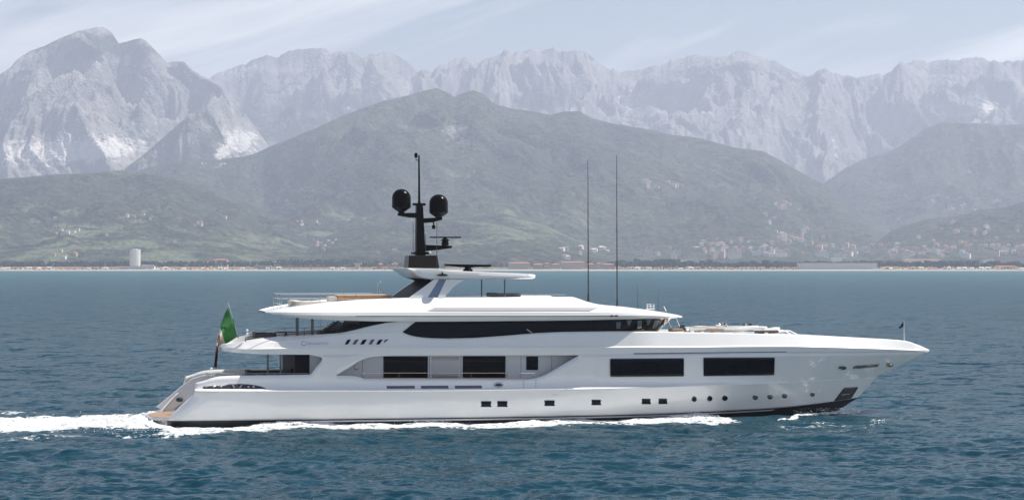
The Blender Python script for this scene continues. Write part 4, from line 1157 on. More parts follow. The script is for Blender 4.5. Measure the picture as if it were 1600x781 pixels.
def radar(cx, ybar, ybase, x0, x1, thick, name='radar_scanner'):
    p = at(cx, ybase, 0); zb = at(cx, ybar, 0).z
    b = MB(); h = zb - p.z
    b.lathe([(0,0),(.24,0),(.28,h*.25),(.22,h*.5),(.34,h*.62),(.22,h*.78),(.12,h*.9),(.12,h)], (p.x, 0, p.z), 18)
    xa, xb = at(x0, ybar, 0).x, at(x1, ybar, 0).x
    b.box(xa, xb, -.11, .11, zb - thick/2, zb + thick/2)
    return b.build(name, MAST, MASTO, angle=30, bevel=.01)
radar(695.5, 370.8, 383.5, 671.5, 720, .10)
b = MB(); p = at(731, 422.6, 0); zb = at(731, 415.2, 0).z
b.lathe([(0,-.08),(.36,-.08),(.36,.08),(.25,.14),(.22,zb-p.z)], (p.x, 0, p.z), 18)
b.prism([loc2(px, py, 0) for px, py in ((694.5,412.4),(767,413.6),(767,416.3),(735,417.6),(724,417.6),(695,415))], -.16, .16)
b.build('radar_scanner', MAST, YACHT, angle=30)
b = MB(); p = at(671, 397, -.35); b.lathe([(0,0),(.16,0),(.17,.10),(.10,.2),(0,.22)], (p.x, p.y, p.z)); b.build('dome_lamp', WHITE, MASTO)
b = MB(); p = at(677.5, 347, 0); b.tube((p.x,0,p.z), (p.x,0,p.z-.25), .05); b.lathe([(0,-.36),(.12,-.34),(.14,-.1),(0,-.06)], (p.x,0,p.z-.15), 12); b.build('floodlight', MAST, MASTO)
b = MB(); p = at(650, 248, 0); q = at(654.6, 250, 0)
b.path([(q.x,0,q.z-.05),(p.x,0,p.z-.1),(p.x,0,p.z+.2)], .025); b.lathe([(0,0),(.11,.03),(.13,.3),(.05,.36),(0,.4)], (p.x,0,p.z+.05), 12); b.build('wind_sensor', MAST, MASTO)
for px in (645.5, 665): 
    p = at(px, 392, -.3); q = at(px, 346 if px < 650 else 366, -.3)
    b = MB(); b.tube(p, q, .028, .015, 6); b.build('mast_antenna', TRIM, MASTO)
p = at(682.6, 471, -2.75); q = at(682.6, 348, -1.8); b = MB(); b.tube(p, q, .03, .02, 6); b.build('whip_antenna', TRIM, YACHT)
for px, y0, y1, yl, r in ((919.3,471,250,-3.5,.05), (964.3,480,243,-3.2,.05), (996.5,482,446,-2.2,.022), (1028.5,487,450,-1.5,.022)):
    p = at(px, y0, yl); q = at(px - (.8 if y1 < 300 else 0), y1, yl)
    b = MB(); m_ = p.lerp(q, .33); b.tube(p, m_, r, r*.8, 8); b.tube(m_, q, r*.8, r*.35, 8); b.tube(p, p.lerp(q, .05), r*1.8, r*1.5, 8)
    b.build('whip_antenna', TRIM, YACHT)
b = MB(); p = at(1016.5, 483.5, -1.5)
b.box(p.x-.28, p.x+.28, p.y-.2, p.y+.2, p.z, p.z+.1)
for dx_ in (-.25, 0, .25): b.tube((p.x+dx_, p.y, p.z), (p.x+dx_, p.y, p.z+.42), .035)
b.box(p.x-.3, p.x+.3, p.y-.05, p.y+.05, p.z+.22, p.z+.28); b.box(p.x-.3, p.x+.1, p.y-.05, p.y+.05, p.z+.36, p.z+.42)
b.build('searchlight', WHITE, YACHT, smooth=False)
b = MB(); b.tube(at(1041, 486, -.8), at(1037.5, 478.5, -.8), .03); b.build('roof_rod', WHITE, YACHT)
b = MB(); b.tube(at(1062, 510, -1.4), at(1057, 497.5, -1.4), .025); b.build('roof_stay', WHITE, YACHT)
b = MB(); b.tube(at(1049, 512, -1.2), at(1045, 503, -1.2), .02); b.build('roof_stay', WHITE, YACHT)

# ---- rails
def rail(name, pts, h, levels, post, m=CHROME, r=.024, lean=0.0):
    b = MB()
    P = [Vector(p) for p in pts]
    for lv in levels: b.path([p + Vector((0, 0, h * lv)) for p in P], r, 6)
    L_ = [0]
    for a, c in zip(P[:-1], P[1:]): L_.append(L_[-1] + (c - a).length)
    n = max(1, int(L_[-1] / post))
    for k in range(n + 1):
        d = L_[-1] * k / n
        i = min(len(P) - 2, max(0, int(np.searchsorted(L_, d)) - 1))
        t = (d - L_[i]) / max(1e-6, L_[i+1] - L_[i])
        p = P[i].lerp(P[i+1], t); b.tube(p, p + Vector((0, 0, h)), r * 1.1, n=6)
    return b.build(name, m, YACHT)
# side deck rail above the bulwark
b = MB(); ptsx = [at(px, 591.6, -4.6) for px in (571, 640, 700, 760, 818)]
b.path([p + Vector((0, 0, .03)) for p in ptsx], .045, 6); b.build('bulwark_cap', BRONZE, YACHT)
rail('side_deck_rail', [at(px, 591.5, -4.58) for px in (566, 600, 650, 700, 750, 792)], .42, (1.0,), 2.3, BRONZE, .022)
rail('side_deck_rail', [at(px, 591.5, -4.58) for px in (812, 836)], .42, (1.0,), .6, CHROME, .02)
# aft main deck
rail('aft_deck_rail', [at(px, 586, -4.4) for px in (345, 400, 440, 484)], .12, (1.0,), 1.2, CHROME, .022)
rail('transom_rail', [at(335, 589, -4.2), at(326, 588, 0), at(322, 586, 4.0)], .22, (.55, 1.0), 1.4, CHROME, .025)
for px in (418.3, 438.3):
    p, q = at(px, 586, -4.1), at(px, 553, -4.1); b = MB(); b.tube(p, q, .07, .07, 10); b.build('deck_post', POST, YACHT)
# upper deck aft: dark rail with posts that carry the sun deck
zu = lambda px: L_top(at(px, 525, -4.5).x)
rail('upper_deck_rail', [(at(px, 525, -4.4).x, -4.35, zu(px) - .02) for px in (384, 420, 450, 480, 506)], .30, (.5, 1.0), 1.3, TRIM, .026)
rail('upper_deck_rail', [(at(px, 525, 4.2).x, 4.2, zu(px) - .05) for px in (384, 420, 450, 480, 506)], .34, (1.0,), 1.3, CHROME, .025)
for px, w in ((464.3, .11), (488, .10)):
    p, q = at(px, 524, -3.9), at(px, 496, -3.9); b = MB(); b.tube(p, q, w, w, 10); b.build('deck_post', POST, YACHT)
for px in (484.5, 500.5):
    p, q = at(px, 520, -3.0), at(px, 499, -3.0); b = MB(); b.tube(p, q, .03, .03, 8); b.build('deck_post', CHROME, YACHT)
# dark house front of the sky lounge, seen under the sun deck
b = MB(); b.prism([loc2(px, py, -3.7) for px, py in ((520,522.5),(535,516),(562,507),(562,500.5),(600,500.5),(600,520))], -3.7, 3.7)
b.build('sky_lounge_wall', DGREY, YACHT, smooth=False)
b = MB(); b.prism([loc2(px, py, -3.8) for px, py in ((563,501.5),(581,501.5),(581,512),(563,514))], -3.76, -3.72)
b.build('sky_lounge_door', GLASS, YACHT, smooth=False)
# stair to the sun deck
b = MB(); n = 7
for k in range(n):
    f = k / n
    px, py = 501 + 27 * f, 520.5 - 19.5 * f
    p = at(px, py, -2.6); b.box(p.x - .1, p.x + .42, p.y, p.y + 1.0, p.z - .06, p.z + .03)
b.prism([loc2(px, py, -2.6) for px, py in ((499,522),(528,500.5),(531,500.5),(503,523))], -2.62, -2.56)
b.build('deck_stair', DARKF, YACHT, smooth=False)
b = MB()
for k in range(6):
    f = k / 6; p = at(452 + 9 * f, 583 - 14 * f, -2.2); b.box(p.x - .05, p.x + .3, p.y, p.y + .9, p.z - .05, p.z + .03)
b.prism([loc2(px, py, -2.2) for px, py in ((450,585),(461,569.5),(463,569.5),(453,585))], -2.22, -2.16)
b.build('aft_stair', DGREY, YACHT, smooth=False)
# sun deck rails
zr = lambda x: L_rt(x) - .03
def rx(px, y): return at(px, 472, y).x
zt1, zt2 = at(500, 459.6, -2.9).z, at(500, 467.2, -2.9).z
for sgn in (1, -1):
    b = MB(); P = [rx(px, -2.9) for px in (441, 452, 500, 556, 612)]; Y = [2.3, 2.75, 2.9, 2.9, 2.9]
    for zz_ in (zt1, zt2): b.path([(x, -sgn * y, zz_) for x, y in zip(P, Y)], .02, 6)
    for x, y in zip(P, Y): b.tube((x, -sgn * y, zr(x) - .05), (x, -sgn * y, zt1), .026, n=6)
    b.build('sun_deck_rail', CHROME, YACHT)
b = MB()
for zz_ in (zt1, zt2, zt2 - .35): b.tube((P[0], -2.3, zz_), (P[0], 2.3, zz_), .02, n=6)
b.tube((P[0], 0, zr(P[0]) - .05), (P[0], 0, zt1), .024, n=6); b.build('sun_deck_rail', CHROME, YACHT)
rail('sun_deck_rail', [(rx(px, -3.2), -3.2, zr(rx(px, -3.2)) - .02) for px in (694, 740, 790, 840, 884)], .22, (1.0,), 2.2, CHROME, .018)
# bow rail stanchion
def lamp(px, py, c, r=.10): 
    p = at(px, py, c); b = MB(); b.lathe([(0,-r),(r*.7,-r*.7),(r,0),(r*.7,r*.7),(0,r)], p, 10); return b.build('deck_lamp', LAMPM, YACHT)
lamp(386, 516, -3.5); lamp(386, 521.5, -3.5); lamp(330, 576, -3.6)

# ---- loose things on the decks
def on_yacht(o): o.location = YO; o.rotation_euler = (0, 0, PSI); return o
def free(name, b, mats, label, cat, group=None, **kw):
    """a thing of its own that stands on the boat: origin at its base"""
    o = b.build(name, mats, None, **kw)
    me = o.data; co = np.array([v.co[:] for v in me.vertices])
    c = Vector((co[:, 0].mean(), co[:, 1].mean(), co[:, 2].min()))
    me.transform(Matrix.Translation(-c))
    o.location = YO + EX * c.x + EY * c.y + Vector((0, 0, c.z)); o.rotation_euler = (0, 0, PSI)
    return tag(o, label, cat, group)
def boxpx(b, x0, x1, ytop, ybot, c, depth, mi=0):
    p, q = at(x0, ybot, c), at(x1, ytop, c); b.box(p.x, q.x, c, c + depth, p.z, q.z, mi)
b = MB(); boxpx(b, 460.5, 514, 470.5, 481, -2.2, 2.0); boxpx(b, 460.5, 474, 470, 478, -2.2, 3.9)
free('sun_pad', b, CREAM, 'cream sun pad on the aft end of the open top deck', 'sun pad', smooth=False, bevel=.05)
b = MB(); boxpx(b, 513.5, 527, 463, 475.5, -2.0, 1.0)
free('deck_locker', b, CREAM, 'pale square locker between the sun pad and the wooden bar on the top deck', 'locker', smooth=False, bevel=.04)
b = MB(); boxpx(b, 527.5, 612, 461.5, 474, -2.0, .9); boxpx(b, 526.5, 613, 460.5, 461.6, -2.15, 1.2, 1)
free('bar_counter', b, [WOOD, CREAM], 'long orange-brown wooden bar counter on the top deck behind the arch', 'bar counter', smooth=False)
b = MB()
p = at(590.5, 461, -1.2); q = at(590.5, 441.5, -1.2)
b.tube(p, q, .04, .03, 8); b.path([q, q + Vector((.12, 0, .12)), q + Vector((.26, 0, .02))], .03, 6); b.lathe([(0,0),(.1,.02),(.1,.12),(0,.14)], q + Vector((.3, 0, -.7)), 10)
b.path([at(593.5, 461, -1.2), at(594, 450, -1.2)], .03, 6)
free('deck_shower', b, CHROME, 'slim steel shower column standing by the wooden bar on the top deck', 'shower', angle=40)
b = MB(); boxpx(b, 768, 814, 458.2, 463.5, -1.6, 1.8); boxpx(b, 768, 778, 457.6, 461, -1.6, 1.8)
free('deck_sofa', b, DARKF, 'low dark sofa under the hardtop on the top deck', 'sofa', smooth=False, bevel=.03)
b = MB(); 
for x0, x1, yt in ((398, 430, 519.5), (434, 460, 518.5), (505, 545, 517.5)): boxpx(b, x0, x1, yt, 525, -2.8, 1.6)
def sofa(x0, x1, yt, yb, c, d, label):
    b = MB(); boxpx(b, x0, x1, yt + (yb-yt)*.4, yb, c, d); boxpx(b, x0, x0 + (x1-x0)*.12, yt, yb, c, d); boxpx(b, x1 - (x1-x0)*.12, x1, yt + 1, yb, c, d)
    boxpx(b, x0, x1, yt, yb, c + d - .3, .3)
    return free('deck_sofa', b, DARKF, label, 'sofa', smooth=False, bevel=.04)
sofa(398, 432, 519, 527, -2.8, 1.4, 'dark sofa farthest aft on the middle deck, nearest the green flag')
sofa(500, 546, 516.5, 525, -3.2, 1.4, 'dark sofa on the middle deck at the foot of the dark stair')
sofa(386, 452, 578, 588, -2.6, 1.4, 'long dark sofa on the lowest aft deck, below the overhang')
b = MB(); p = at(447, 524, -1.5); b.lathe([(0,0),(.3,0),(.08,.04),(.07,.22),(.75,.24),(.75,.28),(0,.28)], p, 20)
free('deck_table', b, DARKF, 'round dark table between the two sofas on the middle deck', 'table')

# ---- flags
def cloth(name, rows, mats, mats_of, label, cat, thick=.012):
    b = MB(); n = len(rows[0])
    for r_ in rows: b.v += [tuple(p) for p in r_]
    for i in range(len(rows) - 1):
        for k in range(n - 1):
            b.face((i*n+k, i*n+k+1, (i+1)*n+k+1, (i+1)*n+k), mats_of(i / (len(rows) - 1), k / (n - 1)))
    o = free(name, b, mats, label, cat, angle=60, recalc=False)
    md = o.modifiers.new('thickness', 'SOLIDIFY'); md.thickness = thick; md.offset = 0
    return o
sp0, sp1 = at(372, 528, 0), at(356, 472, 0)
b = MB(); b.tube(sp0, sp1, .05, .03, 10); b.lathe([(0,0),(.06,.03),(.06,.09),(0,.12)], sp1, 10); b.build('flagstaff', CHROME, YACHT)
GREEN = mat('green_cloth', (0.025, 0.16, 0.03), 0.75, noise=.12, nscale=1.5)
FWHITE = mat('white_cloth', (0.62, 0.58, 0.52), 0.8, noise=.05)
FRED = mat('dark_red_cloth', (0.16, 0.012, 0.02), 0.8, noise=.1)
CREST = mat('crest_cloth', (0.20, 0.07, 0.05), 0.8, noise=.5, nscale=9)
rows = []
top_edge = [(356.5,481),(351,490),(346.5,503),(343.5,513),(340.2,525),(338.2,537),(337,548),(335.6,560),(334.4,573)]
bot_edge = [(371.5,525.5),(364,530.5),(357,535),(351,537.2),(345.5,539.3),(341,543.6),(340.2,552),(339.8,562),(338.6,574.5)]
M_, K_ = 48, 15
for i in range(M_ + 1):
    f = i / M_ * (len(top_edge) - 1); j = min(int(f), len(top_edge) - 2); t_ = f - j
    a = [top_edge[j][k] * (1-t_) + top_edge[j+1][k] * t_ for k in (0, 1)]; c = [bot_edge[j][k] * (1-t_) + bot_edge[j+1][k] * t_ for k in (0, 1)]
    row = []
    for k in range(K_ + 1):
        g = k / K_; fold = math.sin(g * 8 + i * .10) * .30 * min(1, .25 + i / M_ * 1.6) + math.sin(g * 3.5 - i * .06) * .22
        row.append(at(a[0] + (c[0] - a[0]) * g, a[1] + (c[1] - a[1]) * g, fold))
    rows.append(row)
def flag_m(f, g):
    if f < .345: return 0
    if f < .64:
        return 3 if ((f - .50) / .075) ** 2 + ((g - .26) / .24) ** 2 < 1 else 1
    return 2
cloth('national_flag', rows, [GREEN, FWHITE, FRED, CREST], flag_m, 'green, white and red flag with a crest drooping from the stern staff', 'flag')
b0, b1 = at(1413, 533, 0), at(1412.3, 501.5, 0)
b = MB(); b.tube(b0, b1, .05, .04, 8); b.build('bow_flagstaff', GREYP, YACHT)
NAVY = mat('navy_cloth', (0.008, 0.010, 0.022), 0.8)
rows = []
for i in range(13):
    f = i / 12; row = []
    for k in range(7):
        g = k / 6
        px = 1412.2 + (1404.6 - 1412.2) * f + (.2 * g); py = 501.8 + 5.5 * f + (8.0 - 3 * f) * g * (1 - .25 * f) + f * 3.2
        row.append(at(px, py, .12 * math.sin(f * 5 + g * 2) * f))
    rows.append(row)
cloth('bow_pennant', rows, [NAVY], lambda f, g: 0, 'small dark blue flag on the slim staff at the bow tip', 'flag', .01)

# ---- foredeck: tender, crane, chocks, winches
fz = lambda px, c: L_top(at(px, 520, c).x) - .2
def tender():
    T = empty('tender_boat'); c = -0.3
    x0, x1 = at(1072, 515, c).x, at(1185, 515, c).x
    zb = L_top(at(1120, 520, c).x) - .15
    T.location = YO + EX * x0 + EY * c + Vector((0, 0, zb)); T.rotation_euler = (0, 0, PSI)
    Ln = x1 - x0
    tag(T, 'white open tender boat stowed on the foredeck ahead of the wheelhouse', 'tender boat')
    rings = []
    for f in np.linspace(0, 1, 24):
        w = 0.95 * (1 - max(0, (f - .45) / .55) ** 2.2); x = Ln * f
        k = .12 + .25 * max(0, (f - .6) / .4) ** 2; zg = .50 + .10 * f
        rings.append([(x, 0, k), (x, -w * .6, k + .12), (x, -w, zg - .1), (x, -w, zg), (x, -max(0, w - .12), zg), (x, -max(0, w - .16), zg - .2), (x, 0, zg - .2)])
    shell('hull', rings, WHITE, T)
    b = MB(); b.box(Ln*.12, Ln*.28, -.6, .6, .3, .58); b.box(Ln*.42, Ln*.5, -.35, .35, .3, .62); b.build('seat', CREAM, T, smooth=False, bevel=.03)
    b = MB(); b.tube((-.02, 0, .35), (-.35, 0, .45), .14, .12); b.box(-.55, -.15, -.18, .18, .42, .70); b.build('outboard_motor', TRIM, T, smooth=False, bevel=.04)
    b = MB(); b.path([(Ln*.56, -.4, .5), (Ln*.52, -.4, .82), (Ln*.52, .4, .82), (Ln*.56, .4, .5)], .025, 6); b.build('grab_rail', CHROME, T)
tender()
for px0, px1, py, c, label in ((1045, 1067, 516.5, -2.2, 'brown folded canvas cover lying right under the wheelhouse windows'), (1180, 1216, 519.6, -2.0, 'long dark boarding plank lying ahead of the tender on the foredeck')):
    p, q = at(px0, py, c), at(px1, py - 1.5, c); b = MB(); b.tube(p + Vector((0,0,.02)), q, .14, .10, 8)
    free('rolled_cover' if px0 < 1100 else 'boarding_plank', b, DARKF if px0 > 1100 else mat('brown_canvas', (.22, .15, .10), .8, noise=.2), label, 'cover' if px0 < 1100 else 'plank')
b = MB(); p, q = at(1103, 514.8, -1.9), at(1131, 514.8, -1.9); b.tube(p, q, .09, .09, 8)
free('rolled_awning', b, mat('tan_canvas', (.28, .2, .14), .8, noise=.2), 'long tan roll of awning lying beside the tender', 'awning roll')
for i, (px, py, c, lab) in enumerate(((1123, 510, .6, 'small white and dark winch, aft one of two behind the tender'), (1164, 511, .4, 'small dark winch, forward one of two behind the tender'))):
    b = MB(); p = at(px, py + 3.5, c); z = p.z
    b.lathe([(0,0),(.28,0),(.28,.1),(.16,.2),(.2,.32),(.12,.42),(0,.45)], (p.x, p.y, z), 14, 0); b.lathe([(0,0),(.22,0),(.22,.2),(.12,.34),(.18,.45),(0,.5)], (p.x + .45, p.y, z), 14, 1)
    free('winch', b, [CHROME if i == 0 else TRIM, TRIM], lab, 'winch', 'deck winches')
b = MB(); p = at(1212, 520, -.6)
b.box(p.x - 1.0, p.x + .2, -.7, .6, p.z - .1, p.z + .35); b.box(p.x - 1.7, p.x - .6, -.5, .4, p.z + .2, p.z + .5); b.box(p.x - .1, p.x + .5, -.3, .3, p.z + .2, p.z + .42)
free('deck_crane', b, WHITE, 'white folded crane housing at the forward end of the tender', 'crane', smooth=False, bevel=.08)
b = MB(); P = [at(px, py, -.9) for px, py in ((1212,518.5),(1234,516.5),(1246,522.5))]
b.path(P, .045, 8); b.path([p + Vector((0, 1.4, 0)) for p in P], .045, 8); b.tube(P[1], P[1] + Vector((0, 1.4, 0)), .04)
b.build('foredeck_rail', WHITE, YACHT)
rg = random.Random(5)
for k in range(16):
    b = MB(); px = 1070 + 150 * k / 15 + rg.uniform(-3, 3); p = at(px, 519, -2.6); z = L_top(p.x) - .1
    b.box(p.x - .12, p.x + .12, p.y - .1, p.y + .1, z - .1, z + rg.uniform(.08, .2))
    b.build('deck_cleat', WHITE if k % 2 else BRONZE, YACHT, smooth=False, bevel=.02)
# ------------------------------------------------------------------ the far shore: buildings, trees, beach
C.view_layer.update()
DEPS = C.evaluated_depsgraph_get()
ORI = Vector((0, 0, CAM_H))
def ground(px, py):
    d = Vector(((px - 800) / F, 1.0, (HOR - py) / F)).normalized(); best = None
    for o in LANDS:
        ok, p, n, _ = o.ray_cast(ORI, d)
        if ok and (best is None or (p - ORI).length < (best - ORI).length): best = p
    return best
def stand(px, D):
    x = (px - 800) / F * D
    ok, p, n, _ = PLAIN.ray_cast(Vector((x, D, 400)), Vector((0, 0, -1)))
    return Vector((x, D, p.z if ok else 2.0))
WALLS = {'white': mat('white_render', (.76, .74, .70), .9, noise=.06, nscale=.3), 'cream': mat('cream_render', (.64, .56, .46), .9, noise=.06, nscale=.3),
         'pink': mat('pink_render', (.60, .42, .35), .9, noise=.06, nscale=.3), 'ochre': mat('ochre_render', (.50, .37, .20), .9, noise=.06, nscale=.3), 'grey': mat('grey_concrete', (.36, .35, .34), .9, noise=.1, nscale=.3)}
WALLS['pale'] = mat('pale_hotel_render', (.92, .90, .86), .9)
TILES = mat('terracotta_tiles', (.34, .15, .10), .9, noise=.15, nscale=.5)
SLATE = mat('grey_roof', (.26, .25, .26), .8, noise=.1, nscale=.5)
PALER = mat('pale_roof', (.62, .58, .52), .8, noise=.05, nscale=.3)
BLUER = mat('blue_grey_roof', (.16, .19, .25), .6, noise=.05, nscale=.3)
WIN = mat('shaded_window', (.055, .055, .065), .2)
rg = random.Random(11)
_houses = {}
def house_mesh(wall, roof, k):
    key = (wall, roof, k)
    if key in _houses: return _houses[key]
    r = random.Random(hash(key) % 9999 if False else len(_houses) * 7 + 3)
    w, d, h = r.uniform(9, 15), r.uniform(8, 12), r.uniform(6, 9.5)
    b = MB(); b.box(-w/2, w/2, -d/2, d/2, -4, h, 0)
    e = .5; rh = r.uniform(1.6, 2.6)
    b.add([(-w/2-e,-d/2-e,h),(w/2+e,-d/2-e,h),(w/2+e,d/2+e,h),(-w/2-e,d/2+e,h),(-w/2+d*.3,0,h+rh),(w/2-d*.3,0,h+rh)], [(0,1,5,4),(1,2,5),(2,3,4,5),(3,0,4),(3,2,1,0)], 1)
    for i in range(int(w // 3)):
        x = -w/2 + 1.6 + i * 3
        for z in (1.2, 4.2): b.box(x-.5, x+.5, -d/2-.06, -d/2+.02, z, z+1.4, 2)
    b.box(w*.2-.4, w*.2+.4, .4, 1.2, h+.6, h+rh+.9, 0)
    o = b.build('house', [WALLS[wall], {'red': TILES, 'grey': SLATE, 'pale': PALER}[roof], WIN], smooth=False)
    me = o.data; bpy.data.objects.remove(o)
    _houses[key] = me
    return me
def village(where, group, n, x0, x1, y0, y1, clump=0.0, palette=('white','white','cream','cream','pink','ochre'), roofs=('red','red','red','grey'), scale=1.0):
    cents = [(rg.uniform(x0, x1), rg.uniform(y0, y1)) for _ in range(max(2, n // 7))]
    c = 0; tries = 0
    while c < n and tries < n * 6:
        tries += 1
        px, py = rg.uniform(x0, x1), rg.uniform(y0, y1)
        if rg.random() < clump:
            q = rg.choice(cents); px, py = q[0] + rg.gauss(0, (x1-x0)*.035), q[1] + rg.gauss(0, (y1-y0)*.06)
        p = ground(px, py)
        if p is None or p.z < 2.0: continue
        wall, roof = rg.choice(palette), rg.choice(roofs)
        o = bpy.data.objects.new('house', house_mesh(wall, roof, rg.randrange(2)))
        COL.objects.link(o)
        o.location = p; o.rotation_euler = (0, 0, rg.uniform(-.6, .6)); s = scale * (.62 if p.y > 4900 and px < 640 else .9) * rg.uniform(.8, 1.25); o.scale = (s, s, s)
        rn = {'red': 'terracotta', 'grey': 'grey', 'pale': 'pale'}[roof]
        tag(o, f'small {wall} house with {rn} roof {where}', 'house', group)
        c += 1
village('in the town below the hill right of the antennas', 'houses of the town right of centre', 62, 1095, 1310, 374, 402, .5)
village('in the spread town at far right', 'houses of the far right town', 58, 1310, 1600, 383, 403, .4)
village('in the highest hamlet right of the antennas', 'houses of the high hamlet', 14, 990, 1080, 284, 300, .7)
village('on the right shoulder of the green hill', 'houses on the hill shoulder', 26, 1160, 1300, 300, 372, .75)
village('low behind the red-roofed holiday blocks', 'houses behind the holiday blocks', 20, 860, 1090, 388, 405, .3, roofs=('red','pale'))
village('scattered on slopes around the round tower', 'houses on the left slopes', 28, 0, 330, 335, 404, .6)
village('in the row along the left crest', 'houses on the left crest', 9, 312, 362, 256, 263, .2, palette=('white','cream'))
village('scattered on slopes left of the mast', 'houses left of the mast', 18, 330, 620, 340, 402, .6)
village('halfway up the hazy right mountain', 'houses of the right mountain village', 18, 1448, 1560, 306, 332, .5, palette=('pink','cream','white'))
village('on the wooded far right slope', 'houses on the far right slope', 16, 1400, 1600, 336, 380, .3)

def building(name, px0, px1, ytop, D, depth, wall, roof, label, cat, floors=0, cols=0, rtype='flat', base=421.0, roofh=2.0, group=None):
    g0, g1 = stand(px0, D), stand(px1, D); w = (g1 - g0).length; z0 = min(g0.z, g1.z)
    h = CAM_H + (HOR - ytop) / F * D - z0 - (roofh if rtype != 'flat' else .6)
    T = empty(name, (g0.x, D, z0)); tag(T, label, cat, group)
    b = MB(); b.box(0, w, 0, depth, -2, h); b.build('wall', WALLS[wall], T, smooth=False)
    b = MB(); e = .8
    if rtype == 'hip': b.add([(-e,-e,h),(w+e,-e,h),(w+e,depth+e,h),(-e,depth+e,h),(depth*.4,depth/2,h+roofh),(w-depth*.4,depth/2,h+roofh)], [(0,1,5,4),(1,2,5),(2,3,4,5),(3,0,4),(3,2,1,0)])
    else: b.box(-e*.5, w+e*.5, -e*.5, depth+e*.5, h+.005, h+.6)
    b.build('roof', roof, T, smooth=False)
    if floors and cols:
        fh = (h - .6) / floors; cw = w / cols; me = None
        for f in range(floors):
            for c in range(cols):
                if me is None:
                    b = MB(); b.box(-cw*.24, cw*.24, -.10, .05, 0, fh*.5); o = b.build('window', WIN, T, smooth=False); me = o.data
                else:
                    o = bpy.data.objects.new('window', me); COL.objects.link(o); o.parent = T
                o.location = (cw*(c+.5), 0, .5 + fh*f + fh*.2)
    return T
# flats of the hazy town
_flats = []
for k in range(4):
    w, d, h = ((18, 13, 13), (26, 13, 16), (14, 12, 18), (34, 14, 11))[k]
    b = MB(); b.box(-w/2, w/2, -d/2, d/2, -4, h, 0); b.box(-w/2-.4, w/2+.4, -d/2-.4, d/2+.4, h+.005, h+.8, 1); b.box(-2, 2, -2, 2, h+.81, h+3, 0)
    for i in range(int(w / 3.2)):
        for z in range(int(h / 3.2)): b.box(-w/2+1.4+i*3.2-.7, -w/2+1.4+i*3.2+.7, -d/2-.08, -d/2+.02, z*3.2+1, z*3.2+2.6, 2)
    o = b.build('apartment_block', [WALLS[('white','cream','pink','white')[k]], (PALER, TILES, PALER, TILES)[k], WIN], smooth=False); _flats.append(o.data); bpy.data.objects.remove(o)
for k in range(46):
    for _ in range(9):
        px, py = (rg.uniform(985, 1330), rg.uniform(396, 405)) if k < 22 else (rg.uniform(1320, 1600), rg.uniform(392, 405))
        p = ground(px, py)
        if p is not None and p.z > 2: break
    q = rg.randrange(4); o = bpy.data.objects.new('apartment_block', _flats[q]); COL.objects.link(o); o.location = p; o.rotation_euler = (0, 0, rg.uniform(-.5, .5))
    tag(o, ('pale ' if q in (0, 3) else 'cream ' if q == 1 else 'pink ') + ('low long' if q == 3 else 'tall narrow' if q == 2 else 'wide' if q == 1 else 'square') + ' apartment block in the hazy town ' + ('above the pine clump' if k < 22 else 'at far right'), 'apartment block', 'apartment blocks of the hazy town')
# white round tower and its low wings
p = stand(211, 4100); r_ = 8.6 / F * 4100
TW = empty('round_tower', p); tag(TW, 'tall white round tower block standing alone on the beach at left', 'tower')
htw = CAM_H + (HOR - 390.0) / F * 4100 - p.z
b = MB()
for k in range(48):
    a0, a1 = 2*math.pi*k/48, 2*math.pi*(k+1)/48
    rr_ = r_ if k % 2 else r_ * .965
    b.add([(rr_*math.cos(a0),rr_*math.sin(a0),-2),(rr_*math.cos(a1),rr_*math.sin(a1),-2),(rr_*math.cos(a1),rr_*math.sin(a1),htw),(rr_*math.cos(a0),rr_*math.sin(a0),htw)], [(0,1,2,3)])
TOWM = mat('ribbed_white_concrete', (.80, .78, .73), .9, noise=.05, nscale=.2)
b.build('wall', TOWM, TW, smooth=False)
b = MB(); b.lathe([(0, htw-.2), (r_*.97, htw-.2), (r_*.97, htw+.4), (r_*.5, htw+.5), (r_*.5, htw+1.6), (0, htw+1.7)], (0,0,0), 32); b.build('roof', PALER, TW)
building('tower_wing', 183, 241, 415.6, 4086, 14, 'white', BLUER, 'long low white wing with blue-grey roof at the foot of the round tower', 'building', 1, 20)
building('pavilion', 221.5, 240, 413.4, 4110, 12, 'white', PALER, 'white box-shaped pavilion just right of the round tower', 'building', 1, 5)
building('beach_hall', 123, 158, 417.2, 4090, 12, 'grey', BLUER, 'long low grey hall on the beach left of the round tower', 'building', 1, 14)
building('villa', 333, 355, 404, 4700, 16, 'pink', TILES, 'pink villa with terracotta roof above the pines right of the round tower', 'villa', 2, 5, 'hip')
building('villa', 318, 330, 408, 4650, 14, 'cream', TILES, 'cream low villa just left of the pink villa above the pines', 'villa', 1, 4, 'hip')
building('glass_pavilion', 397, 424, 414.5, 4080, 12, 'grey', SLATE, 'dark glazed flat-roofed beach pavilion between the white tower and the mushroom tower', 'building', 1, 9)
building('beach_bar', 392, 401, 418.6, 4065, 6, 'white', PALER, 'small white beach bar at the left end of the glazed pavilion', 'building')
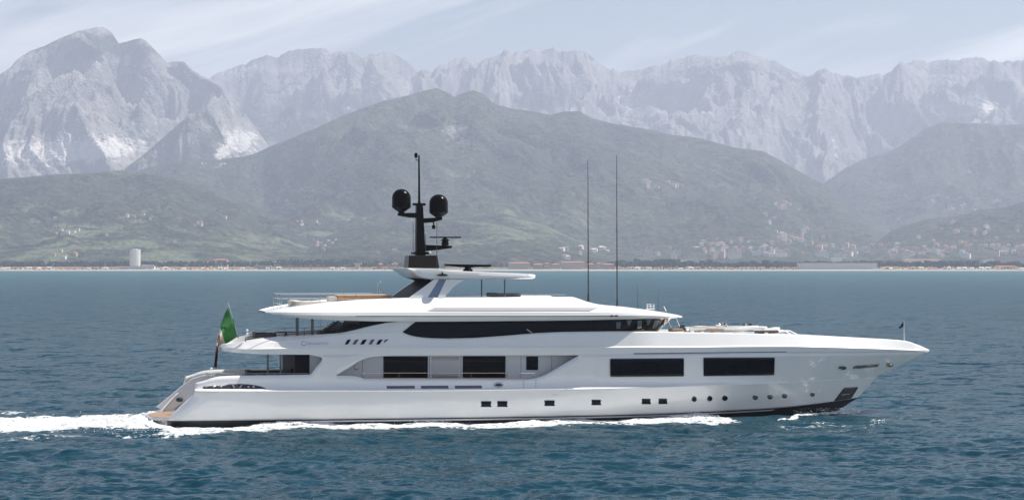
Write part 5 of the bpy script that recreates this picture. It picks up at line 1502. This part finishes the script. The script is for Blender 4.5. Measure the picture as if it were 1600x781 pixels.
# mushroom-shaped concrete tower
p = stand(558.5, 4120); T = empty('mushroom_tower', p); tag(T, 'square concrete tower with a wide flat cap on the beach left of the yacht arch', 'tower')
zt_ = CAM_H + (HOR - 412.3) / F * 4120 - p.z
b = MB(); b.box(-4.3, 4.3, -4, 4, -2, zt_); b.build('shaft', WALLS['cream'], T, smooth=False)
b = MB(); b.box(-7.5, 7.5, -7, 7, zt_ + .01, zt_ + 1.6); b.build('cap', PALER, T, smooth=False)
building('holiday_block', 587, 641, 411.2, 4150, 16, 'pink', TILES, 'long pink block with terracotta roof left of the yacht mast base', 'building', 2, 20, 'hip')
for (x0, x1, yt, wl, n, lab) in ((794, 829, 409.4, 'cream', 10, 'leftmost red-roofed holiday block right of the hardtop, long and low'), (833, 849, 411.5, 'pink', 5, 'narrow red-roofed holiday block, second from the left of the row'),
        (850.5, 859, 409.8, 'cream', 3, 'smallest gabled holiday block, third from the left of the row'), (860.5, 875, 411.3, 'pink', 5, 'pink red-roofed holiday block just left of the tallest one'),
        (876, 914, 408.2, 'cream', 12, 'tallest and widest red-roofed holiday block, left of the first antenna'), (915.5, 930, 411, 'pink', 5, 'pink red-roofed holiday block right beside the first antenna'),
        (931, 939, 409.6, 'cream', 3, 'small gabled holiday block between the two antennas'), (940, 960, 411.4, 'pink', 6, 'rightmost red-roofed holiday block, left of the second antenna')):
    building('holiday_block', x0, x1, yt, 4140, 15, wl, TILES, lab, 'building', 3 if x1 - x0 > 30 else 2, n, 'hip', group='red-roofed holiday blocks along the beach')
building('long_hotel', 1246, 1371, 410.7, 4120, 16, 'pale', PALER, 'very long pale flat-roofed hotel with a grid of windows on the beach at right', 'hotel', 3, 33)
building('hotel_annex', 1240, 1246.5, 413, 4118, 10, 'white', PALER, 'small pale annex at the left end of the long hotel', 'building', 2, 2)
building('long_shed', 1412, 1472, 404.6, 4800, 20, 'white', TILES, 'long white shed with a terracotta roof behind the trees at far right', 'shed', roofh=1.6, rtype='hip')
building('white_shed', 845, 900, 399.6, 5300, 18, 'cream', TILES, 'long cream shed with a terracotta roof on the slope above the holiday blocks', 'shed', roofh=1.6, rtype='hip')
building('white_shed', 1090, 1116, 407.5, 4600, 16, 'white', PALER, 'white flat shed behind the pine clump right of the antennas', 'shed')
building('white_shed', 1058, 1084, 404.8, 4700, 16, 'white', PALER, 'larger white flat shed behind the left half of the pine clump', 'shed')
building('white_shed', 1300, 1316, 401.4, 5000, 16, 'white', PALER, 'white flat shed above the middle of the long hotel', 'shed')
building('white_shed', 1538, 1552, 404.8, 4600, 14, 'white', PALER, 'small white shed among the trees at far right', 'shed')
building('blue_shed', 1555, 1600, 402.5, 4900, 18, 'grey', BLUER, 'long blue-grey shed at the right edge of the picture', 'shed')
for (x0, x1, yt, lab) in ((1379, 1408, 416.3, 'low beach building with terracotta roof just right of the long hotel'), (1419, 1433, 417, 'small low beach building, second right of the long hotel'), (1556, 1588, 414.8, 'low beach building with terracotta roof at the right edge')):
    building('beach_house', x0, x1, yt, 4085, 10, 'pink', TILES, lab, 'building', 1, 6, 'hip', roofh=1.3)
p = stand(1530.5, 4070); b = MB(); b.tube((0,0,-1), (0,0,CAM_H + (HOR-408)/F*4070 - p.z), .35, .2, 8); o = b.build('flag_mast', WALLS['grey']); o.location = p
tag(o, 'thin tall grey mast standing on the beach at far right', 'mast')
p = stand(617, 4070); b = MB(); b.tube((0,0,-1), (0,0,12), .3, .2, 8); b.box(-2.6,2.6,-.3,.3,12,13.2); o = b.build('floodlight_mast', WALLS['white'], smooth=False); o.location = p
tag(o, 'beach floodlight mast with a white lamp head left of the yacht mast', 'lamp')

# ---- trees
LEAF = []
for i, c_ in enumerate(((.018, .030, .014), (.028, .042, .018), (.045, .058, .024))):
    LEAF.append(mat('pine_foliage', c_, .9, spec=.1, noise=.45, nscale=.6))
BARK = mat('bark', (.07, .05, .04), .9)
def crown_into(b, r, cx, cy, cz, rad, hgt, clumps, flat, mi=0):
    for k in range(clumps):
        a = r.uniform(0, 6.28); q = math.sqrt(r.random()) * rad * .8; z = cz + r.uniform(-.5, .5) * hgt * (1 - .4 * q / rad)
        s = rad * r.uniform(.22, .42); x, y = cx + q * math.cos(a), cy + q * math.sin(a)
        n = 6; vs = []; fs = []
        for j, ph in enumerate((-1.2, -.5, .1, .7, 1.25)):
            for i in range(n):
                t = 2 * math.pi * (i + .5 * (j % 2)) / n; jr = s * r.uniform(.7, 1.3)
                vs.append((x + jr * math.cos(ph) * math.cos(t), y + jr * math.cos(ph) * math.sin(t), z + flat * jr * math.sin(ph)))
        for j in range(4):
            for i in range(n): fs.append((j*n+i, j*n+(i+1) % n, (j+1)*n+(i+1) % n, (j+1)*n+i))
        fs.append(tuple(range(4*n, 5*n))); fs.append(tuple(range(n-1, -1, -1)))
        b.add(vs, fs, mi)
TREES = []
for k in range(5):
    r = random.Random(40 + k); b = MB(); h = 11
    crown_into(b, r, 0, 0, h * .72, 4.6, 5.5, 26, .75); crown_into(b, r, 0, 0, h * .45, 3.6, 3.5, 9, .75)
    o = b.build('crown', LEAF[k % 3], smooth=False, merge=False, recalc=False); cm = o.data; bpy.data.objects.remove(o)
    b = MB(); b.tube((0, 0, -1), (.2, 0, h * .6), .45, .25, 7)
    for q in range(4): a = q * 1.6; b.tube((.15, 0, h * .4), (2.2 * math.cos(a), 2.2 * math.sin(a), h * .68), .2, .08, 5)
    o = b.build('trunk', BARK); tm = o.data; bpy.data.objects.remove(o)
    TREES.append((cm, tm))
def tree(px, D, s, label, group, sx=1.0):
    T = empty('pine_tree', stand(px, D)); T.scale = (s * sx, s * sx, s); T.rotation_euler = (0, 0, rg.uniform(0, 6.28))
    tag(T, label, 'tree', group)
    cm, tm = rg.choice(TREES)
    for nme, me in (('crown', cm), ('trunk', tm)):
        o = bpy.data.objects.new(nme, me); COL.objects.link(o); o.parent = T
for px in np.linspace(966, 1238, 46):
    tree(px + rg.uniform(-2, 2), rg.uniform(4090, 4200), rg.uniform(1.2, 1.9) * (1 - .25 * (px - 966) / 270), 'dark bushy pine in the clump between the second antenna and the long hotel', 'pines between the antennas and the long hotel', 1.3)
for px in np.linspace(1376, 1600, 44):
    tree(px + rg.uniform(-3, 3), rg.uniform(4130, 4350), rg.uniform(.8, 1.5), 'green tree behind the beach right of the long hotel', 'trees right of the long hotel', 1.3)
for px in np.linspace(1250, 1372, 22):
    tree(px + rg.uniform(-3, 3), rg.uniform(4180, 4350), rg.uniform(1.1, 1.4), 'dark tree showing its top above the roof of the long hotel', 'trees behind the long hotel', 1.3)
for px in np.linspace(765, 960, 22):
    tree(px + rg.uniform(-4, 4), rg.uniform(4200, 4500), rg.uniform(.7, 1.25), 'green tree standing behind the red-roofed holiday blocks', 'trees behind the holiday blocks', 1.2)
# the pine wood behind the left beach reads as one mass
b = MB(); r = random.Random(3)
for k in range(620):
    px = r.uniform(-140, 640); D = r.uniform(4105, 4330); p = stand(px, D)
    hh = r.uniform(12, 18) * (1.25 if 430 < px < 545 else 1)
    crown_into(b, r, p.x, p.y, p.z + hh * .62, r.uniform(3.6, 6.2), hh * .5, 7, .8, r.randrange(3))
tag(b.build('pine_wood', LEAF, smooth=False, merge=False, recalc=False), kind='stuff')
# shrubs and tree clumps over the plain behind, further off
b = MB()
for k in range(420):
    px = r.uniform(600, 1740); D = r.uniform(4350, 5600); p = stand(px, D)
    crown_into(b, r, p.x, p.y, p.z + 3.5, r.uniform(5, 11), 5, 6, .7, r.randrange(3))
tag(b.build('far_scrub', LEAF, smooth=False, merge=False, recalc=False), kind='stuff')

# ---- the beach: parasols and cabins
CLOTHS = {'orange': (.62, .26, .10), 'white': (.72, .70, .66), 'blue': (.10, .17, .38), 'pink': (.60, .30, .26), 'yellow': (.62, .48, .16), 'green': (.12, .34, .26)}
PARA = {}
for cn, cv in CLOTHS.items():
    b = MB(); b.tube((0,0,-.3), (0,0,2.4), .06, .05, 6, 0)
    b.lathe([(1.9,2.0),(1.2,2.45),(.1,2.8)], (0,0,0), 10, 1)
    o = b.build('beach_parasol', [WALLS['grey'], mat(cn + '_canvas', cv, .8)], smooth=False); PARA[cn] = o.data; bpy.data.objects.remove(o)
def parasols(n, x0, x1, cols, where, group):
    for k in range(n):
        cn = rg.choice(cols); D = SHORE + rg.uniform(20, 60)
        o = bpy.data.objects.new('beach_parasol', PARA[cn]); COL.objects.link(o); o.location = stand(rg.uniform(x0, x1), D); s = rg.uniform(.8, 1.2); o.scale = (s, s, s)
        tag(o, f'open {cn} parasol on the beach {where}', 'parasol', group)
parasols(34, 0, 120, ('pink','orange','white'), 'at the far left edge', 'parasols at the far left')
parasols(42, 240, 340, ('orange','pink','white'), 'just right of the round tower', 'parasols right of the round tower')
parasols(16, 120, 240, ('white','blue'), 'in front of the round tower', 'parasols before the round tower')
parasols(18, 340, 600, ('white','orange','blue'), 'between the dark glazed pavilion and the yacht', 'parasols left of the yacht')
parasols(22, 770, 1000, ('white','pink','blue'), 'before the red-roofed holiday blocks', 'parasols before the holiday blocks')
parasols(30, 1365, 1420, ('green','white','yellow'), 'just right of the long hotel', 'parasols right of the long hotel')
parasols(60, 1420, 1600, ('yellow','orange','white','blue'), 'at the far right edge', 'parasols at the far right')
b = MB(); b.box(-2, 2, -1.5, 1.5, -.5, 2.4, 0); b.add([(-2.3,-1.8,2.4),(2.3,-1.8,2.4),(2.3,1.8,2.4),(-2.3,1.8,2.4),(-2.3,0,3.4),(2.3,0,3.4)], [(0,1,5,4),(1,2,5),(2,3,4,5),(3,0,4),(3,2,1,0)], 1); b.box(-.5,.5,-1.56,-1.4,-.3,1.8,2)
CAB = {}
for cn in ('white', 'cream', 'pink'):
    o = b.build('beach_cabin', [WALLS[cn], TILES if cn != 'white' else PALER, WIN], smooth=False); CAB[cn] = o.data; bpy.data.objects.remove(o)
for px in list(np.linspace(5, 180, 20)) + list(np.linspace(250, 390, 16)) + list(np.linspace(420, 600, 12)) + list(np.linspace(965, 1240, 18)) + list(np.linspace(1380, 1600, 20)):
    cn = rg.choice(('white', 'cream', 'pink')); o = bpy.data.objects.new('beach_cabin', CAB[cn]); COL.objects.link(o)
    o.location = stand(px + rg.uniform(-4, 4), SHORE + rg.uniform(62, 85)); s = rg.uniform(1, 1.5); o.scale = (s * 1.4, s, s)
    side = 'left of the round tower' if px < 200 else 'between the round tower and the glazed pavilion' if px < 400 else 'left of the yacht mast' if px < 640 else 'below the dark pine clump' if px < 1300 else 'right of the long hotel'
    tag(o, f'small {cn} beach cabin on the sand {side}', 'cabin', 'beach cabins ' + side)
# ------------------------------------------------------------------ spray torn off the bow wave and the stern
def spray():
    r = random.Random(8); b = MB()
    def drop(p, s):
        b.add([(p[0]+s,p[1],p[2]),(p[0]-s,p[1],p[2]),(p[0],p[1]+s,p[2]),(p[0],p[1]-s,p[2]),(p[0],p[1],p[2]+s),(p[0],p[1],p[2]-s)], [(0,2,4),(2,1,4),(1,3,4),(3,0,4),(2,0,5),(1,2,5),(3,1,5),(0,3,5)])
    def cloud(px0, px1, y0, y1, n, smin, smax, c0=0.5, c1=1.6):
        for _ in range(n):
            px = r.uniform(px0, px1); py = y1 - (y1 - y0) * r.random() ** 2.2
            c = -(4.45 + r.uniform(c0, c1))
            if px > 1150: c = -r.uniform(1.2, 3.2)
            p = at(px, py, c); w = YO + EX * p.x + EY * p.y + Vector((0, 0, p.z)); drop(w, r.uniform(smin, smax))
    cloud(1040, 1132, 648, 656, 300, .01, .035)
    cloud(640, 705, 655, 665, 150, .01, .035)
    cloud(1240, 1336, 637, 646, 240, .008, .03)
    cloud(400, 1040, 659, 667, 300, .008, .03)
    for _ in range(220):
        px = r.uniform(120, 262); py = r.uniform(648, 676); d = ray_l(px, py); g = CAM_L + d * ((CAM_H - .35) / -d.z)
        w = YO + EX * g.x + EY * g.y + Vector((0, 0, .35 + r.random() ** 3 * .4)); drop(w, r.uniform(.01, .04))
    o = b.build('spray', mat('white_spray', (.8, .81, .82), .5), smooth=False, merge=False, recalc=False)
    tag(o, kind='stuff')
spray()
